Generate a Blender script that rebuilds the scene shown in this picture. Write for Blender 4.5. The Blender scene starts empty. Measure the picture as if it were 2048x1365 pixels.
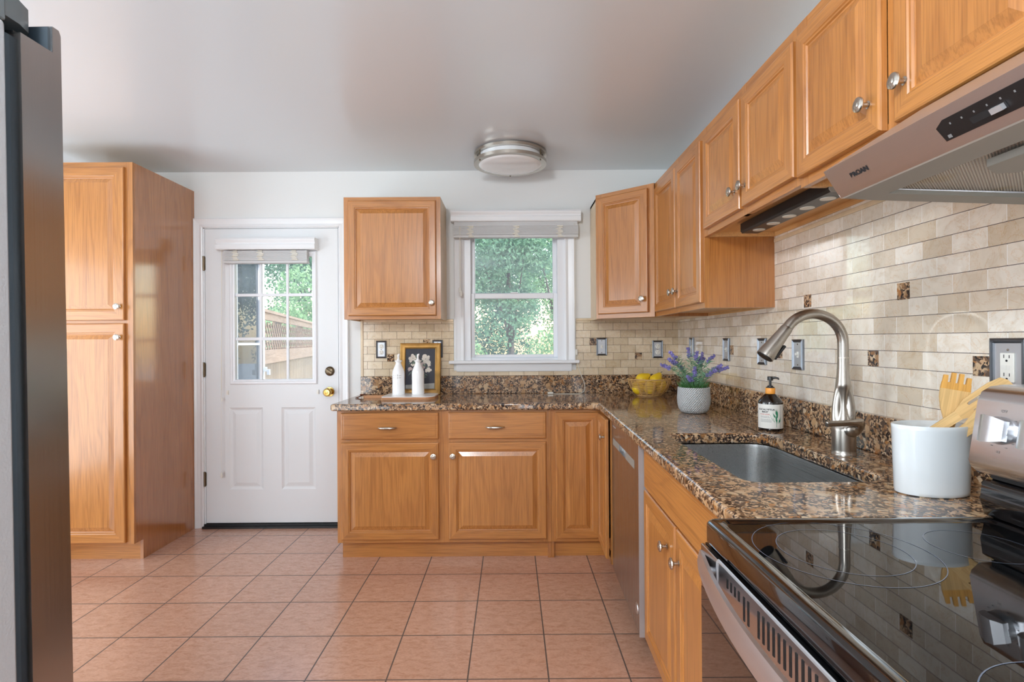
import bpy, bmesh, math, random
from mathutils import Vector, Matrix, Euler, noise as mnoise
random.seed(7)
R = math.radians
PI = math.pi
sc = bpy.context.scene
COL = sc.collection

# ------------------------------------------------------------------ camera
cam_d = bpy.data.cameras.new('camera')
cam = bpy.data.objects.new('camera', cam_d)
COL.objects.link(cam)
CX, CY, CZ = -1.15, -3.7023, 1.2645
YAW, PIT, ROL, FPX = .0018, .0020, -.0066, 1073.58
_f = Vector((math.sin(YAW)*math.cos(PIT), math.cos(YAW)*math.cos(PIT), math.sin(PIT)))
_r = Vector((math.cos(YAW), -math.sin(YAW), 0))
_u = _r.cross(_f)
_r2 = math.cos(ROL)*_r + math.sin(ROL)*_u
_u2 = -math.sin(ROL)*_r + math.cos(ROL)*_u
cam.matrix_world = Matrix(((_r2.x, _u2.x, -_f.x, CX), (_r2.y, _u2.y, -_f.y, CY), (_r2.z, _u2.z, -_f.z, CZ), (0, 0, 0, 1)))
cam_d.sensor_width = 36.0
cam_d.sensor_fit = 'HORIZONTAL'
cam_d.lens = 36.0*FPX/2048
cam_d.clip_start = .02
cam_d.clip_end = 300
sc.camera = cam

# ------------------------------------------------------------------ world, sun, added fill lamps, exposure
W = bpy.data.worlds.new('sky')
sc.world = W
W.use_nodes = True
wn = W.node_tree.nodes
bg = wn['Background']
sky = wn.new('ShaderNodeTexSky')
sky.sky_type = 'NISHITA'
sky.sun_disc = False
sky.sun_elevation = R(48)
sky.sun_rotation = R(75)
sky.air_density = 1.6
sky.dust_density = 1.0
W.node_tree.links.new(sky.outputs[0], bg.inputs[0])
bg.inputs[1].default_value = .55

def sun(name, rot, e, ang=.009, col=(1, .975, .94)):
    l = bpy.data.lights.new(name, 'SUN'); l.energy = e; l.angle = ang; l.color = col
    o = bpy.data.objects.new(name, l); o.rotation_euler = rot; COL.objects.link(o); return o
sun('sun', (R(38), R(22), R(0)), 5.0)

def area(name, loc, rot, sx, sy, power, col=(1, 1, 1)):
    l = bpy.data.lights.new(name, 'AREA'); l.shape = 'RECTANGLE'; l.size = sx; l.size_y = sy
    l.energy = power; l.color = col
    o = bpy.data.objects.new(name, l); o.location = loc; o.rotation_euler = rot; COL.objects.link(o); return o
# unseen area lamps added to brighten the room from behind, left and right
area('fill_behind', (-3.3, -6.12, 1.12), (R(106), 0, R(-14)), 2.3, 2.0, 104, (.80, .92, 1))
area('fill_left', (-4.52, -1.85, 1.22), (R(102), 0, R(-90)), 1.9, 1.8, 58, (.80, .92, 1))
area('fill_right', (-.05, -4.95, 1.35), (R(100), 0, R(90)), 1.5, 1.4, 34, (.80, .92, 1))
# unseen point lamp added behind the camera in place of bounced flash
l_ = bpy.data.lights.new('bounce_fill', 'POINT'); l_.energy = 128; l_.shadow_soft_size = .17; l_.color = (.90, .96, 1)
lo_ = bpy.data.objects.new('bounce_fill', l_); lo_.location = (-1.85, -4.1, 2.2); COL.objects.link(lo_)

vs = sc.view_settings
vs.view_transform = 'Standard'
vs.look = 'None'
vs.exposure = 0.0
vs.gamma = 1.0
vs.use_curve_mapping = False
sc.display_settings.display_device = 'sRGB'
try:
    sc.cycles.use_denoising = True
    sc.cycles.max_bounces = 10
    sc.cycles.diffuse_bounces = 5
    sc.cycles.glossy_bounces = 5
    sc.cycles.transmission_bounces = 6
    sc.cycles.transparent_max_bounces = 16
    sc.cycles.sample_clamp_indirect = 6.0
    sc.cycles.caustics_reflective = False
    sc.cycles.caustics_refractive = False
except Exception:
    pass

# ------------------------------------------------------------------ node helpers and materials
def s2l(c):
    return tuple(((v/255)/12.92 if v/255 <= .04045 else ((v/255+.055)/1.055)**2.4) for v in c)

class NT:
    def __init__(s, name):
        s.m = bpy.data.materials.new(name); s.m.use_nodes = True
        s.t = s.m.node_tree; s.n = s.t.nodes; s.b = s.n['Principled BSDF']; s.out = s.n['Material Output']
    def add(s, typ, **kw):
        n = s.n.new(typ)
        for k, v in kw.items(): setattr(n, k, v)
        return n
    def link(s, a, b): s.t.links.new(a, b)
    def put(s, n, **kw):
        for k, v in kw.items():
            k2 = k.replace('_', ' ')
            sock = n.inputs.get(k2) or n.inputs.get(k)
            if hasattr(v, 'is_output') or isinstance(v, bpy.types.NodeSocket): s.link(v, sock)
            else: sock.default_value = v
        return n
    def math(s, op, a, b=None, c=None):
        n = s.add('ShaderNodeMath', operation=op)
        for i, v in enumerate((a, b, c)):
            if v is None: continue
            if isinstance(v, bpy.types.NodeSocket): s.link(v, n.inputs[i])
            else: n.inputs[i].default_value = v
        return n.outputs[0]
    def mix(s, fac, a, b, bt='MIX'):
        n = s.add('ShaderNodeMix', data_type='RGBA', blend_type=bt)
        for i, v in ((0, fac), (6, a), (7, b)):
            if isinstance(v, bpy.types.NodeSocket): s.link(v, n.inputs[i])
            elif i: n.inputs[i].default_value = (*v, 1)
            else: n.inputs[i].default_value = v
        return n.outputs[2]
    def ramp(s, fac, stops, interp='LINEAR'):
        n = s.add('ShaderNodeValToRGB'); n.color_ramp.interpolation = interp
        e = n.color_ramp.elements
        while len(e) < len(stops): e.new(.5)
        for i, (p, c) in enumerate(stops):
            e[i].position = p
            e[i].color = (*c, 1) if len(c) == 3 else c
        s.link(fac, n.inputs[0]); return n.outputs[0]
    def coord(s, kind='Object', scale=(1, 1, 1), loc=(0, 0, 0), rnd=0, rot=(0, 0, 0)):
        tc = s.add('ShaderNodeTexCoord'); v = tc.outputs[kind]
        if rnd:
            oi = s.add('ShaderNodeObjectInfo'); cb = s.add('ShaderNodeCombineXYZ')
            for i, k in enumerate((rnd, rnd*1.7, rnd*.6)):
                s.link(s.math('MULTIPLY', oi.outputs['Random'], k), cb.inputs[i])
            va = s.add('ShaderNodeVectorMath', operation='ADD'); s.link(v, va.inputs[0]); s.link(cb.outputs[0], va.inputs[1]); v = va.outputs[0]
        mp = s.add('ShaderNodeMapping'); s.link(v, mp.inputs[0])
        mp.inputs['Scale'].default_value = scale; mp.inputs['Location'].default_value = loc; mp.inputs['Rotation'].default_value = rot
        return mp.outputs[0]
    def noise(s, vec, scale=1, detail=3, rough=.5, dist=0):
        n = s.add('ShaderNodeTexNoise'); s.link(vec, n.inputs['Vector'])
        n.inputs['Scale'].default_value = scale; n.inputs['Detail'].default_value = detail
        n.inputs['Roughness'].default_value = rough; n.inputs['Distortion'].default_value = dist
        return n.outputs[0]
    def bump(s, h, strength=.2, dist=.002):
        n = s.add('ShaderNodeBump'); s.link(h, n.inputs['Height'])
        n.inputs['Strength'].default_value = strength; n.inputs['Distance'].default_value = dist
        s.link(n.outputs[0], s.b.inputs['Normal']); return n
    def set(s, **kw):
        return s.put(s.b, **kw)

def plain(name, rgb, rough=.5, metal=0, coat=0, coat_r=.05, spec=.5, var=0, bump=0, bscale=60, **kw):
    t = NT(name); c = s2l(rgb)
    if var:
        v = t.coord(rnd=3); n = t.noise(v, 14, 4)
        c1 = tuple(max(0, x*(1-var)) for x in c); c2 = tuple(min(1, x*(1+var)) for x in c)
        t.link(t.ramp(n, [(.3, c1), (.7, c2)]), t.b.inputs['Base Color'])
    else: t.b.inputs['Base Color'].default_value = (*c, 1)
    t.b.inputs['Roughness'].default_value = rough
    t.b.inputs['Metallic'].default_value = metal
    t.b.inputs['Coat Weight'].default_value = coat
    t.b.inputs['Coat Roughness'].default_value = coat_r
    t.b.inputs['Specular IOR Level'].default_value = spec
    for k, v in kw.items(): t.b.inputs[k.replace('_', ' ')].default_value = v
    if bump: t.bump(t.noise(t.coord(), bscale, 3), bump)
    return t.m

def wood(name, axis, light=(191, 128, 65), dark=(150, 90, 40), rough=.34, coat=.45):
    t = NT(name)
    a = {'x': 0, 'y': 1, 'z': 2}[axis]
    def sc_(cross, along):
        v = [cross]*3; v[a] = along; return tuple(v)
    v1 = t.coord(scale=sc_(7, .75), rnd=40)
    n1 = t.noise(v1, 1, 2.5, .5, .6)
    rings = t.math('SINE', t.math('MULTIPLY', n1, 44))
    rr = t.ramp(rings, [(.0, (0, 0, 0)), (.6, (.22,)*3), (.93, (1, 1, 1))])
    v2 = t.coord(scale=sc_(230, 5.5), rnd=40)
    n2 = t.noise(v2, 1, 2, .6)
    pores = t.ramp(n2, [(.36, (0, 0, 0)), (.56, (1, 1, 1))])
    n3 = t.noise(t.coord(scale=sc_(3, .5), rnd=40), 1, 2)
    L, D = s2l(light), s2l(dark)
    base = t.mix(t.math('MULTIPLY', rr, .34), L, D)
    base = t.mix(t.ramp(n3, [(.35, (0, 0, 0)), (.7, (.3,)*3)]), base, D)
    pd = tuple(x*.62 for x in D)
    base = t.mix(t.math('MULTIPLY', t.math('SUBTRACT', 1.0, pores), .38), base, pd)
    t.link(base, t.b.inputs['Base Color'])
    t.b.inputs['Roughness'].default_value = rough
    t.b.inputs['Coat Weight'].default_value = coat
    t.b.inputs['Coat Roughness'].default_value = .16
    t.bump(n2, .06, .0006)
    return t.m

def granite(name):
    t = NT(name)
    v = t.coord()
    nz = t.add('ShaderNodeTexNoise'); t.link(v, nz.inputs['Vector']); nz.inputs['Scale'].default_value = 40; nz.inputs['Detail'].default_value = 4
    vm = t.add('ShaderNodeVectorMath', operation='SCALE'); t.link(nz.outputs['Color'], vm.inputs[0]); vm.inputs['Scale'].default_value = .022
    va = t.add('ShaderNodeVectorMath', operation='ADD'); t.link(v, va.inputs[0]); t.link(vm.outputs[0], va.inputs[1]); w = va.outputs[0]
    def vor(scale):
        n = t.add('ShaderNodeTexVoronoi', feature='F1'); t.link(w, n.inputs['Vector']); n.inputs['Scale'].default_value = scale; return n
    a, b, c = vor(34), vor(88), vor(170)
    def ch(n):
        s_ = t.add('ShaderNodeSeparateColor'); t.link(n.outputs['Color'], s_.inputs[0]); return s_.outputs[0]
    big = t.ramp(ch(a), [(0, s2l((186, 150, 112))), (.25, s2l((166, 128, 90))), (.5, s2l((194, 166, 132))), (.75, s2l((148, 112, 80)))], 'CONSTANT')
    mid = t.ramp(ch(b), [(0, s2l((46, 38, 36))), (.16, s2l((86, 66, 52))), (.36, s2l((140, 100, 64))), (.52, s2l((184, 150, 114))), (.66, s2l((110, 90, 76))), (.78, s2l((164, 112, 66))), (.9, s2l((204, 180, 150)))], 'CONSTANT')
    fine = t.ramp(ch(c), [(0, s2l((40, 34, 32))), (.26, s2l((112, 84, 62))), (.5, s2l((190, 156, 122))), (.8, s2l((88, 72, 62)))], 'CONSTANT')
    sel = t.noise(v, 16, 2)
    col = t.mix(t.ramp(sel, [(.43, (0, 0, 0)), (.49, (1, 1, 1))]), big, mid)
    edge = t.ramp(a.outputs['Distance'], [(.52, (0, 0, 0)), (.58, (1, 1, 1))])
    col = t.mix(edge, col, fine)
    col = t.mix(t.ramp(t.noise(v, 42, 3), [(.56, (0, 0, 0)), (.61, (1, 1, 1))]), col, fine)
    t.link(col, t.b.inputs['Base Color'])
    t.set(Roughness=.07); t.b.inputs['Specular IOR Level'].default_value = .42
    return t.m

def brick_tile(name, uvw, width, row, mortar, c1, c2, cm, off=.5, loc=(0, 0, 0), rough=.12, vein=True, tilt=0, streak=None, mort_bump=.5, joint=None, coat=.0, coat_r=.05):
    """uvw: which world axes feed the brick's x and y, e.g. ('x','z')"""
    t = NT(name)
    g = t.add('ShaderNodeNewGeometry'); sp = t.add('ShaderNodeSeparateXYZ'); t.link(g.outputs['Position'], sp.inputs[0])
    ix = {'x': 0, 'y': 1, 'z': 2}
    U = t.math('ADD', sp.outputs[ix[uvw[0]]], loc[0]); V = t.math('ADD', sp.outputs[ix[uvw[1]]], loc[1])
    if tilt: V = t.math('ADD', V, t.math('MULTIPLY', sp.outputs[ix[uvw[0]]], tilt))
    cb = t.add('ShaderNodeCombineXYZ'); t.link(U, cb.inputs[0]); t.link(V, cb.inputs[1]); 
    br = t.add('ShaderNodeTexBrick'); br.offset = off; br.offset_frequency = 2; br.squash = 1
    t.link(cb.outputs[0], br.inputs['Vector'])
    br.inputs['Scale'].default_value = 1; br.inputs['Brick Width'].default_value = width; br.inputs['Row Height'].default_value = row
    br.inputs['Mortar Size'].default_value = mortar; br.inputs['Mortar Smooth'].default_value = .1; br.inputs['Bias'].default_value = 0
    br.inputs['Color1'].default_value = (*s2l(c1), 1); br.inputs['Color2'].default_value = (*s2l(c2), 1); br.inputs['Mortar'].default_value = (*s2l(cm), 1)
    col = br.outputs['Color']
    if joint:
        fr_ = t.math('ABSOLUTE', t.math('SUBTRACT', t.math('FRACT', t.math('DIVIDE', V, row)), .5))
        mk = t.ramp(fr_, [(.5-2.4*mortar/row, (0, 0, 0)), (.5-1.6*mortar/row, (1, 1, 1))])
        cmn = t.mix(mk, s2l(joint), s2l(cm))
        col = t.mix(br.outputs['Fac'], col, cmn)
    pos = g.outputs['Position']
    mp = t.add('ShaderNodeMapping'); t.link(pos, mp.inputs[0])
    if streak: mp.inputs['Scale'].default_value = streak
    n1 = t.noise(mp.outputs[0], 22, 5, .6, .8)
    inv = t.math('SUBTRACT', 1.0, br.outputs['Fac'])
    if vein:
        cl = t.ramp(n1, [(.3, (.90, .86, .81)), (.5, (1, 1, 1)), (.72, (1.06, 1.05, 1.04))])
        vn = t.noise(mp.outputs[0], 9, 6, .65, 2.2)
        vv = t.math('ABSOLUTE', t.math('SUBTRACT', vn, .5))
        vl = t.ramp(vv, [(0, (.92, .80, .68)), (.015, (1, 1, 1))])
        cl = t.mix(1.0, cl, vl, 'MULTIPLY')
    else:
        cl = t.ramp(n1, [(.28, (.84, .76, .70)), (.5, (1, 1, 1)), (.70, (1.10, 1.13, 1.15))])
        n2 = t.noise(mp.outputs[0], 90, 3)
        cl = t.mix(1.0, cl, t.ramp(n2, [(.3, (.9, .88, .86)), (.6, (1.04,)*3)]), 'MULTIPLY')
        vn = t.noise(pos, 5, 3, .5, 3.5)
        vv = t.math('ABSOLUTE', t.math('SUBTRACT', vn, .5))
        cl = t.mix(1.0, cl, t.ramp(vv, [(0, (1.12, 1.12, 1.12)), (.005, (1, 1, 1))]), 'MULTIPLY')
    col2 = t.mix(1.0, col, cl, 'MULTIPLY')
    col = t.mix(inv, col, col2)
    t.link(col, t.b.inputs['Base Color'])
    t.link(t.ramp(br.outputs['Fac'], [(0, (rough,)*3), (.6, (.8,)*3)]), t.b.inputs['Roughness'])
    t.b.inputs['Coat Weight'].default_value = coat; t.b.inputs['Coat Roughness'].default_value = coat_r
    h = t.math('ADD', t.math('MULTIPLY', inv, mort_bump), t.math('MULTIPLY', n1, .03))
    t.bump(h, .5, .002)
    return t.m

def steel(name, rgb=(206, 205, 206), rough=.17, axis='z', stretch=700, aniso=0.0):
    t = NT(name)
    v = [stretch]*3; v['xyz'.index(axis)] = 2
    n = t.noise(t.coord(scale=tuple(v), rnd=9), 1, 2)
    c = s2l(rgb)
    t.link(t.ramp(n, [(.3, tuple(x*.985 for x in c)), (.7, tuple(min(1, x*1.015) for x in c))]), t.b.inputs['Base Color'])
    t.link(t.ramp(n, [(.3, (rough*.94,)*3), (.7, (rough*1.06,)*3)]), t.b.inputs['Roughness'])
    t.b.inputs['Metallic'].default_value = 1
    if aniso: t.b.inputs['Anisotropic'].default_value = aniso
    return t.m

def clear_glass(name, tint=(1, 1, 1), haze=0.0, rough=.0):
    t = NT(name); t.n.remove(t.b)
    tr = t.add('ShaderNodeBsdfTransparent'); tr.inputs[0].default_value = (*tint, 1)
    gl = t.add('ShaderNodeBsdfGlossy'); gl.inputs['Roughness'].default_value = rough
    fr = t.add('ShaderNodeFresnel'); fr.inputs[0].default_value = 1.45
    mx = t.add('ShaderNodeMixShader'); t.link(fr.outputs[0], mx.inputs[0]); t.link(tr.outputs[0], mx.inputs[1]); t.link(gl.outputs[0], mx.inputs[2])
    o = mx.outputs[0]
    if haze:  # pale veil mixed in: haze of reflected light, and storm-door dust
        df = t.add('ShaderNodeBsdfTranslucent'); df.inputs[0].default_value = (.9, .93, .97, 1)
        m2 = t.add('ShaderNodeMixShader'); 
        n = t.noise(t.coord(), 5, 3)
        t.link(t.math('MULTIPLY', n, haze*2), m2.inputs[0]); t.link(o, m2.inputs[1]); t.link(df.outputs[0], m2.inputs[2]); o = m2.outputs[0]
    t.link(o, t.out.inputs[0]); return t.m

def leafmat(name, c1, c2, trans=.45):
    t = NT(name)
    oi = t.noise(t.coord('Object'), 2.2, 4)
    col = t.ramp(oi, [(.3, s2l(c1)), (.7, s2l(c2))])
    df = t.add('ShaderNodeBsdfDiffuse'); tl = t.add('ShaderNodeBsdfTranslucent'); mx = t.add('ShaderNodeMixShader'); mx.inputs[0].default_value = trans
    t.link(col, df.inputs[0]); t.link(col, tl.inputs[0]); t.link(df.outputs[0], mx.inputs[1]); t.link(tl.outputs[0], mx.inputs[2])
    t.n.remove(t.b); t.link(mx.outputs[0], t.out.inputs[0]); return t.m

M = {}
M['wv'] = wood('oak_vertical_grain', 'z')
M['wh'] = wood('oak_horizontal_grain', 'x')
M['wveneer'] = wood('oak_veneer', 'z', (184, 119, 60), (142, 84, 38), .2, 1.0)
M['wpanel'] = wood('oak_pale_underside', 'x', (226, 178, 118), (206, 152, 92), .5, .1)
M['maple'] = plain('birch_veneer_side', (214, 190, 158), .4, var=.06)
M['granite'] = granite('speckled_granite')
M['wall'] = plain('white_wall_paint', (226, 227, 226), .55, bump=.03, bscale=260)
def ceil_mat():
    t = NT('ceiling_semi_gloss_paint')
    t.b.inputs['Base Color'].default_value = (*s2l((218, 224, 229)), 1)
    t.b.inputs['Roughness'].default_value = .6
    t.b.inputs['Coat Weight'].default_value = .8
    t.b.inputs['Coat IOR'].default_value = 1.8
    t.b.inputs['Coat Roughness'].default_value = .22
    t.bump(t.noise(t.coord(), 260, 2), .04, .001)
    return t.m
M['ceil'] = ceil_mat()
M['trim'] = plain('white_trim_paint', (232, 233, 235), .3, coat=.2)
M['doorp'] = plain('white_door_paint', (228, 230, 232), .35, bump=.015, bscale=120)
M['vinyl'] = plain('white_vinyl', (236, 238, 242), .32)
def blind_mat():
    t = NT('white_blind_slat'); c = (*s2l((240, 240, 240)), 1); t.b.inputs['Base Color'].default_value = c; t.b.inputs['Roughness'].default_value = .4
    tl = t.add('ShaderNodeBsdfTranslucent'); tl.inputs[0].default_value = c; mx = t.add('ShaderNodeMixShader'); mx.inputs[0].default_value = .4
    t.link(t.b.outputs[0], mx.inputs[1]); t.link(tl.outputs[0], mx.inputs[2]); t.link(mx.outputs[0], t.out.inputs[0]); return t.m
M['blind'] = blind_mat()
M['tape'] = plain('cream_cord', (226, 220, 206), .8)
M['tile_back'] = brick_tile('travertine_brick_tile_back', ('x', 'z'), .1026, .0513, .0011, (224, 207, 180), (204, 184, 154), (104, 88, 74), loc=(10*.1026+.088-.0513*0, -1.0340+20*.0513), rough=.16)
M['tile_right'] = brick_tile('travertine_brick_tile_side', ('y', 'z'), .1026, .0513, .0009, (238, 230, 218), (208, 192, 170), (92, 82, 80), loc=(40*.1026+.051, -1.0340+20*.0513), rough=.07, tilt=-.0043, joint=(244, 240, 234), coat=.7, coat_r=.03)
M['pencil'] = plain('travertine_pencil_trim', (214, 192, 160), .25, var=.12)
M['floor'] = brick_tile('terracotta_floor_tile', ('x', 'y'), .3048, .3048, .003, (198, 152, 128), (191, 146, 122), (88, 72, 64), off=0, loc=(.712+.3048*40, .1625+.3048*40), rough=.22, vein=False, streak=(1, 2.2, 1), mort_bump=.4, coat=.55, coat_r=.26)
M['steel'] = steel('brushed_steel')
M['steelh'] = steel('brushed_steel_sideways', axis='y', rough=.33)
M['steelp'] = steel('panel_steel', (232, 232, 235), axis='y', rough=.22)
M['steeld'] = steel('dishwasher_steel', (176, 174, 172), axis='z', rough=.26)
M['steelk'] = steel('knob_steel', (210, 212, 216), axis='z', rough=.34)
M['steelr'] = steel('range_steel', (224, 224, 228), axis='y', rough=.34)
M['fridge_steel'] = steel('fridge_door_steel', (196, 198, 200), .2, 'z')
M['sink'] = steel('sink_steel', (186, 188, 188), .28, 'y')
M['nickel'] = steel('brushed_nickel', (172, 166, 158), .29, 'z')
M['knob'] = plain('satin_nickel', (196, 190, 180), .25, 1)
M['brass'] = plain('polished_brass', (204, 170, 96), .18, 1)
M['dark_metal'] = plain('aged_brass_hinge', (110, 96, 78), .35, 1)
M['pewter'] = plain('pewter', (120, 124, 130), .35, .9, var=.1)
M['silver'] = plain('silver_plate', (196, 198, 202), .35, .6)
M['ivory'] = plain('white_plastic', (232, 230, 222), .35)
M['slot'] = plain('black_slot', (20, 20, 22), .6)
M['black'] = plain('black_plastic', (20, 21, 23), .35)
M['blackgloss'] = plain('black_gloss_enamel', (9, 9, 11), .08, coat=1, coat_r=.03)
M['glasstop'] = plain('black_ceramic_glass', (6, 7, 9), .02)
M['ring'] = plain('printed_burner_ring', (92, 100, 114), .25)
M['ovenglass'] = plain('black_oven_glass', (10, 8, 8), .03, coat=1, coat_r=.01)
M['greypaint'] = plain('grey_hood_paint', (148, 146, 138), .45)
M['fridge_side'] = plain('grey_textured_side', (176, 178, 182), .42, bump=.35, bscale=240)
M['rubber'] = plain('dark_gasket', (44, 54, 62), .5)
M['hingegrey'] = plain('grey_hinge_cover', (104, 112, 116), .4)
M['glass'] = clear_glass('window_glass', haze=.055)
M['glass_storm'] = clear_glass('storm_glass', (.62, .68, .74), haze=.03)
M['frost'] = plain('white_acrylic_diffuser', (240, 241, 242), .12, coat=.6)
M['lens'] = plain('white_lens', (222, 216, 204), .4)
M['ceramic'] = plain('white_ceramic', (250, 250, 250), .12, coat=.5)
M['crock'] = plain('white_glazed_crock', (218, 223, 226), .1, coat=.8)
M['gold'] = plain('gilded_frame', (176, 134, 72), .42, .6, var=.3)
M['canvas'] = plain('dark_canvas', (36, 34, 46), .55, var=.25)
M['rose'] = plain('painted_rose', (206, 196, 184), .6, var=.3)
M['rosepink'] = plain('painted_pink_rose', (176, 156, 152), .6, var=.3)
M['pleaf'] = plain('painted_leaf', (92, 108, 92), .6, var=.3)
M['ptable'] = plain('painted_ledge', (150, 148, 142), .6, var=.3)
M['amber'] = plain('dark_amber_bottle', (18, 11, 8), .1, coat=.6)
M['label'] = plain('white_label', (226, 224, 218), .5)
M['ink'] = plain('black_ink', (30, 30, 34), .6)
M['inkred'] = plain('red_ink', (190, 70, 60), .6)
M['inkgrey'] = plain('grey_ink', (120, 120, 120), .6)
M['leafink'] = plain('green_print', (38, 132, 92), .55, var=.2)
M['orange'] = plain('orange_collar', (238, 158, 62), .4)
M['pear'] = plain('yellow_fruit_skin', (240, 202, 40), .4, var=.08)
M['stemw'] = plain('dark_stem', (60, 44, 28), .7)
M['rattan'] = plain('rattan', (206, 164, 104), .5, var=.15)
M['bamboo'] = wood('bamboo', 'z', (228, 190, 130), (204, 160, 98), .5, .05)
M['bamboo_dark'] = wood('bamboo_tip', 'z', (224, 168, 84), (200, 142, 62), .5, .05)
M['boardw'] = wood('board_wood', 'x', (206, 150, 104), (176, 118, 76), .5, .1)
M['leather'] = plain('brown_leather_cord', (110, 66, 44), .7)
M['lav'] = plain('lavender_petal', (134, 126, 186), .6, var=.25)
M['lavleaf'] = plain('lavender_leaf', (122, 164, 128), .6, var=.25)
M['lavgrass'] = plain('dark_green_sprig', (62, 108, 52), .6, var=.25)
M['cable'] = plain('white_cable', (222, 218, 206), .5)
M['mesh'] = None
def pot_mat():
    t = NT('diamond_textured_white_pot')
    t.b.inputs['Base Color'].default_value = (*s2l((226, 228, 230)), 1); t.b.inputs['Roughness'].default_value = .55
    tc = t.add('ShaderNodeTexCoord'); sp = t.add('ShaderNodeSeparateXYZ'); t.link(tc.outputs['Object'], sp.inputs[0])
    th = t.math('ARCTAN2', sp.outputs[1], sp.outputs[0])
    a = t.math('SINE', t.math('ADD', t.math('MULTIPLY', th, 44), t.math('MULTIPLY', sp.outputs[2], 620)))
    b = t.math('SINE', t.math('SUBTRACT', t.math('MULTIPLY', th, 44), t.math('MULTIPLY', sp.outputs[2], 480)))
    h = t.math('MAXIMUM', a, b)
    t.bump(h, 1.0, .003)
    t.link(t.ramp(h, [(.2, s2l((176, 178, 180))), (.75, s2l((232, 233, 234)))]), t.b.inputs['Base Color'])
    return t.m
M['pot'] = pot_mat()
def mesh_mat():
    t = NT('aluminium_filter_mesh')
    v = t.coord(scale=(1, 1, 1))
    sp = t.add('ShaderNodeSeparateXYZ'); t.link(v, sp.inputs[0])
    a = t.math('SINE', t.math('MULTIPLY', sp.outputs[0], 1100)); b = t.math('SINE', t.math('MULTIPLY', sp.outputs[1], 1100))
    m = t.math('MULTIPLY', a, b)
    st = t.ramp(t.noise(v, 9, 4), [(.55, s2l((206, 200, 190))), (.75, s2l((196, 176, 128)))])
    t.link(t.mix(t.ramp(m, [(.35, (0, 0, 0)), (.65, (1, 1, 1))]), st, s2l((120, 114, 106))), t.b.inputs['Base Color'])
    t.b.inputs['Metallic'].default_value = .6; t.b.inputs['Roughness'].default_value = .4
    t.bump(m, .8, .002); return t.m
M['mesh'] = mesh_mat()
M['grass'] = plain('pale_gravel', (176, 180, 180), .9, var=.04)
M['deckw'] = wood('weathered_deck_wood', 'x', (168, 148, 124), (124, 104, 84), .8, 0)
M['fencew'] = wood('weathered_fence_wood', 'z', (164, 144, 120), (118, 100, 82), .8, 0)
M['fencer'] = wood('weathered_rail_wood', 'x', (178, 152, 130), (130, 106, 86), .8, 0)
M['cedar'] = wood('cedar', 'x', (224, 158, 100), (186, 116, 66), .7, 0)
M['bark'] = plain('bark', (92, 82, 74), .9, var=.3, bump=.6, bscale=20)
M['leafA'] = leafmat('leaf_bright', (112, 152, 104), (180, 208, 160))
M['leafB'] = leafmat('leaf_mid', (84, 122, 98), (146, 180, 144))
M['leafC'] = leafmat('leaf_dark', (54, 84, 72), (100, 134, 110))
M['pinkwall'] = plain('white_siding', (232, 230, 228), .7)

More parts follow.
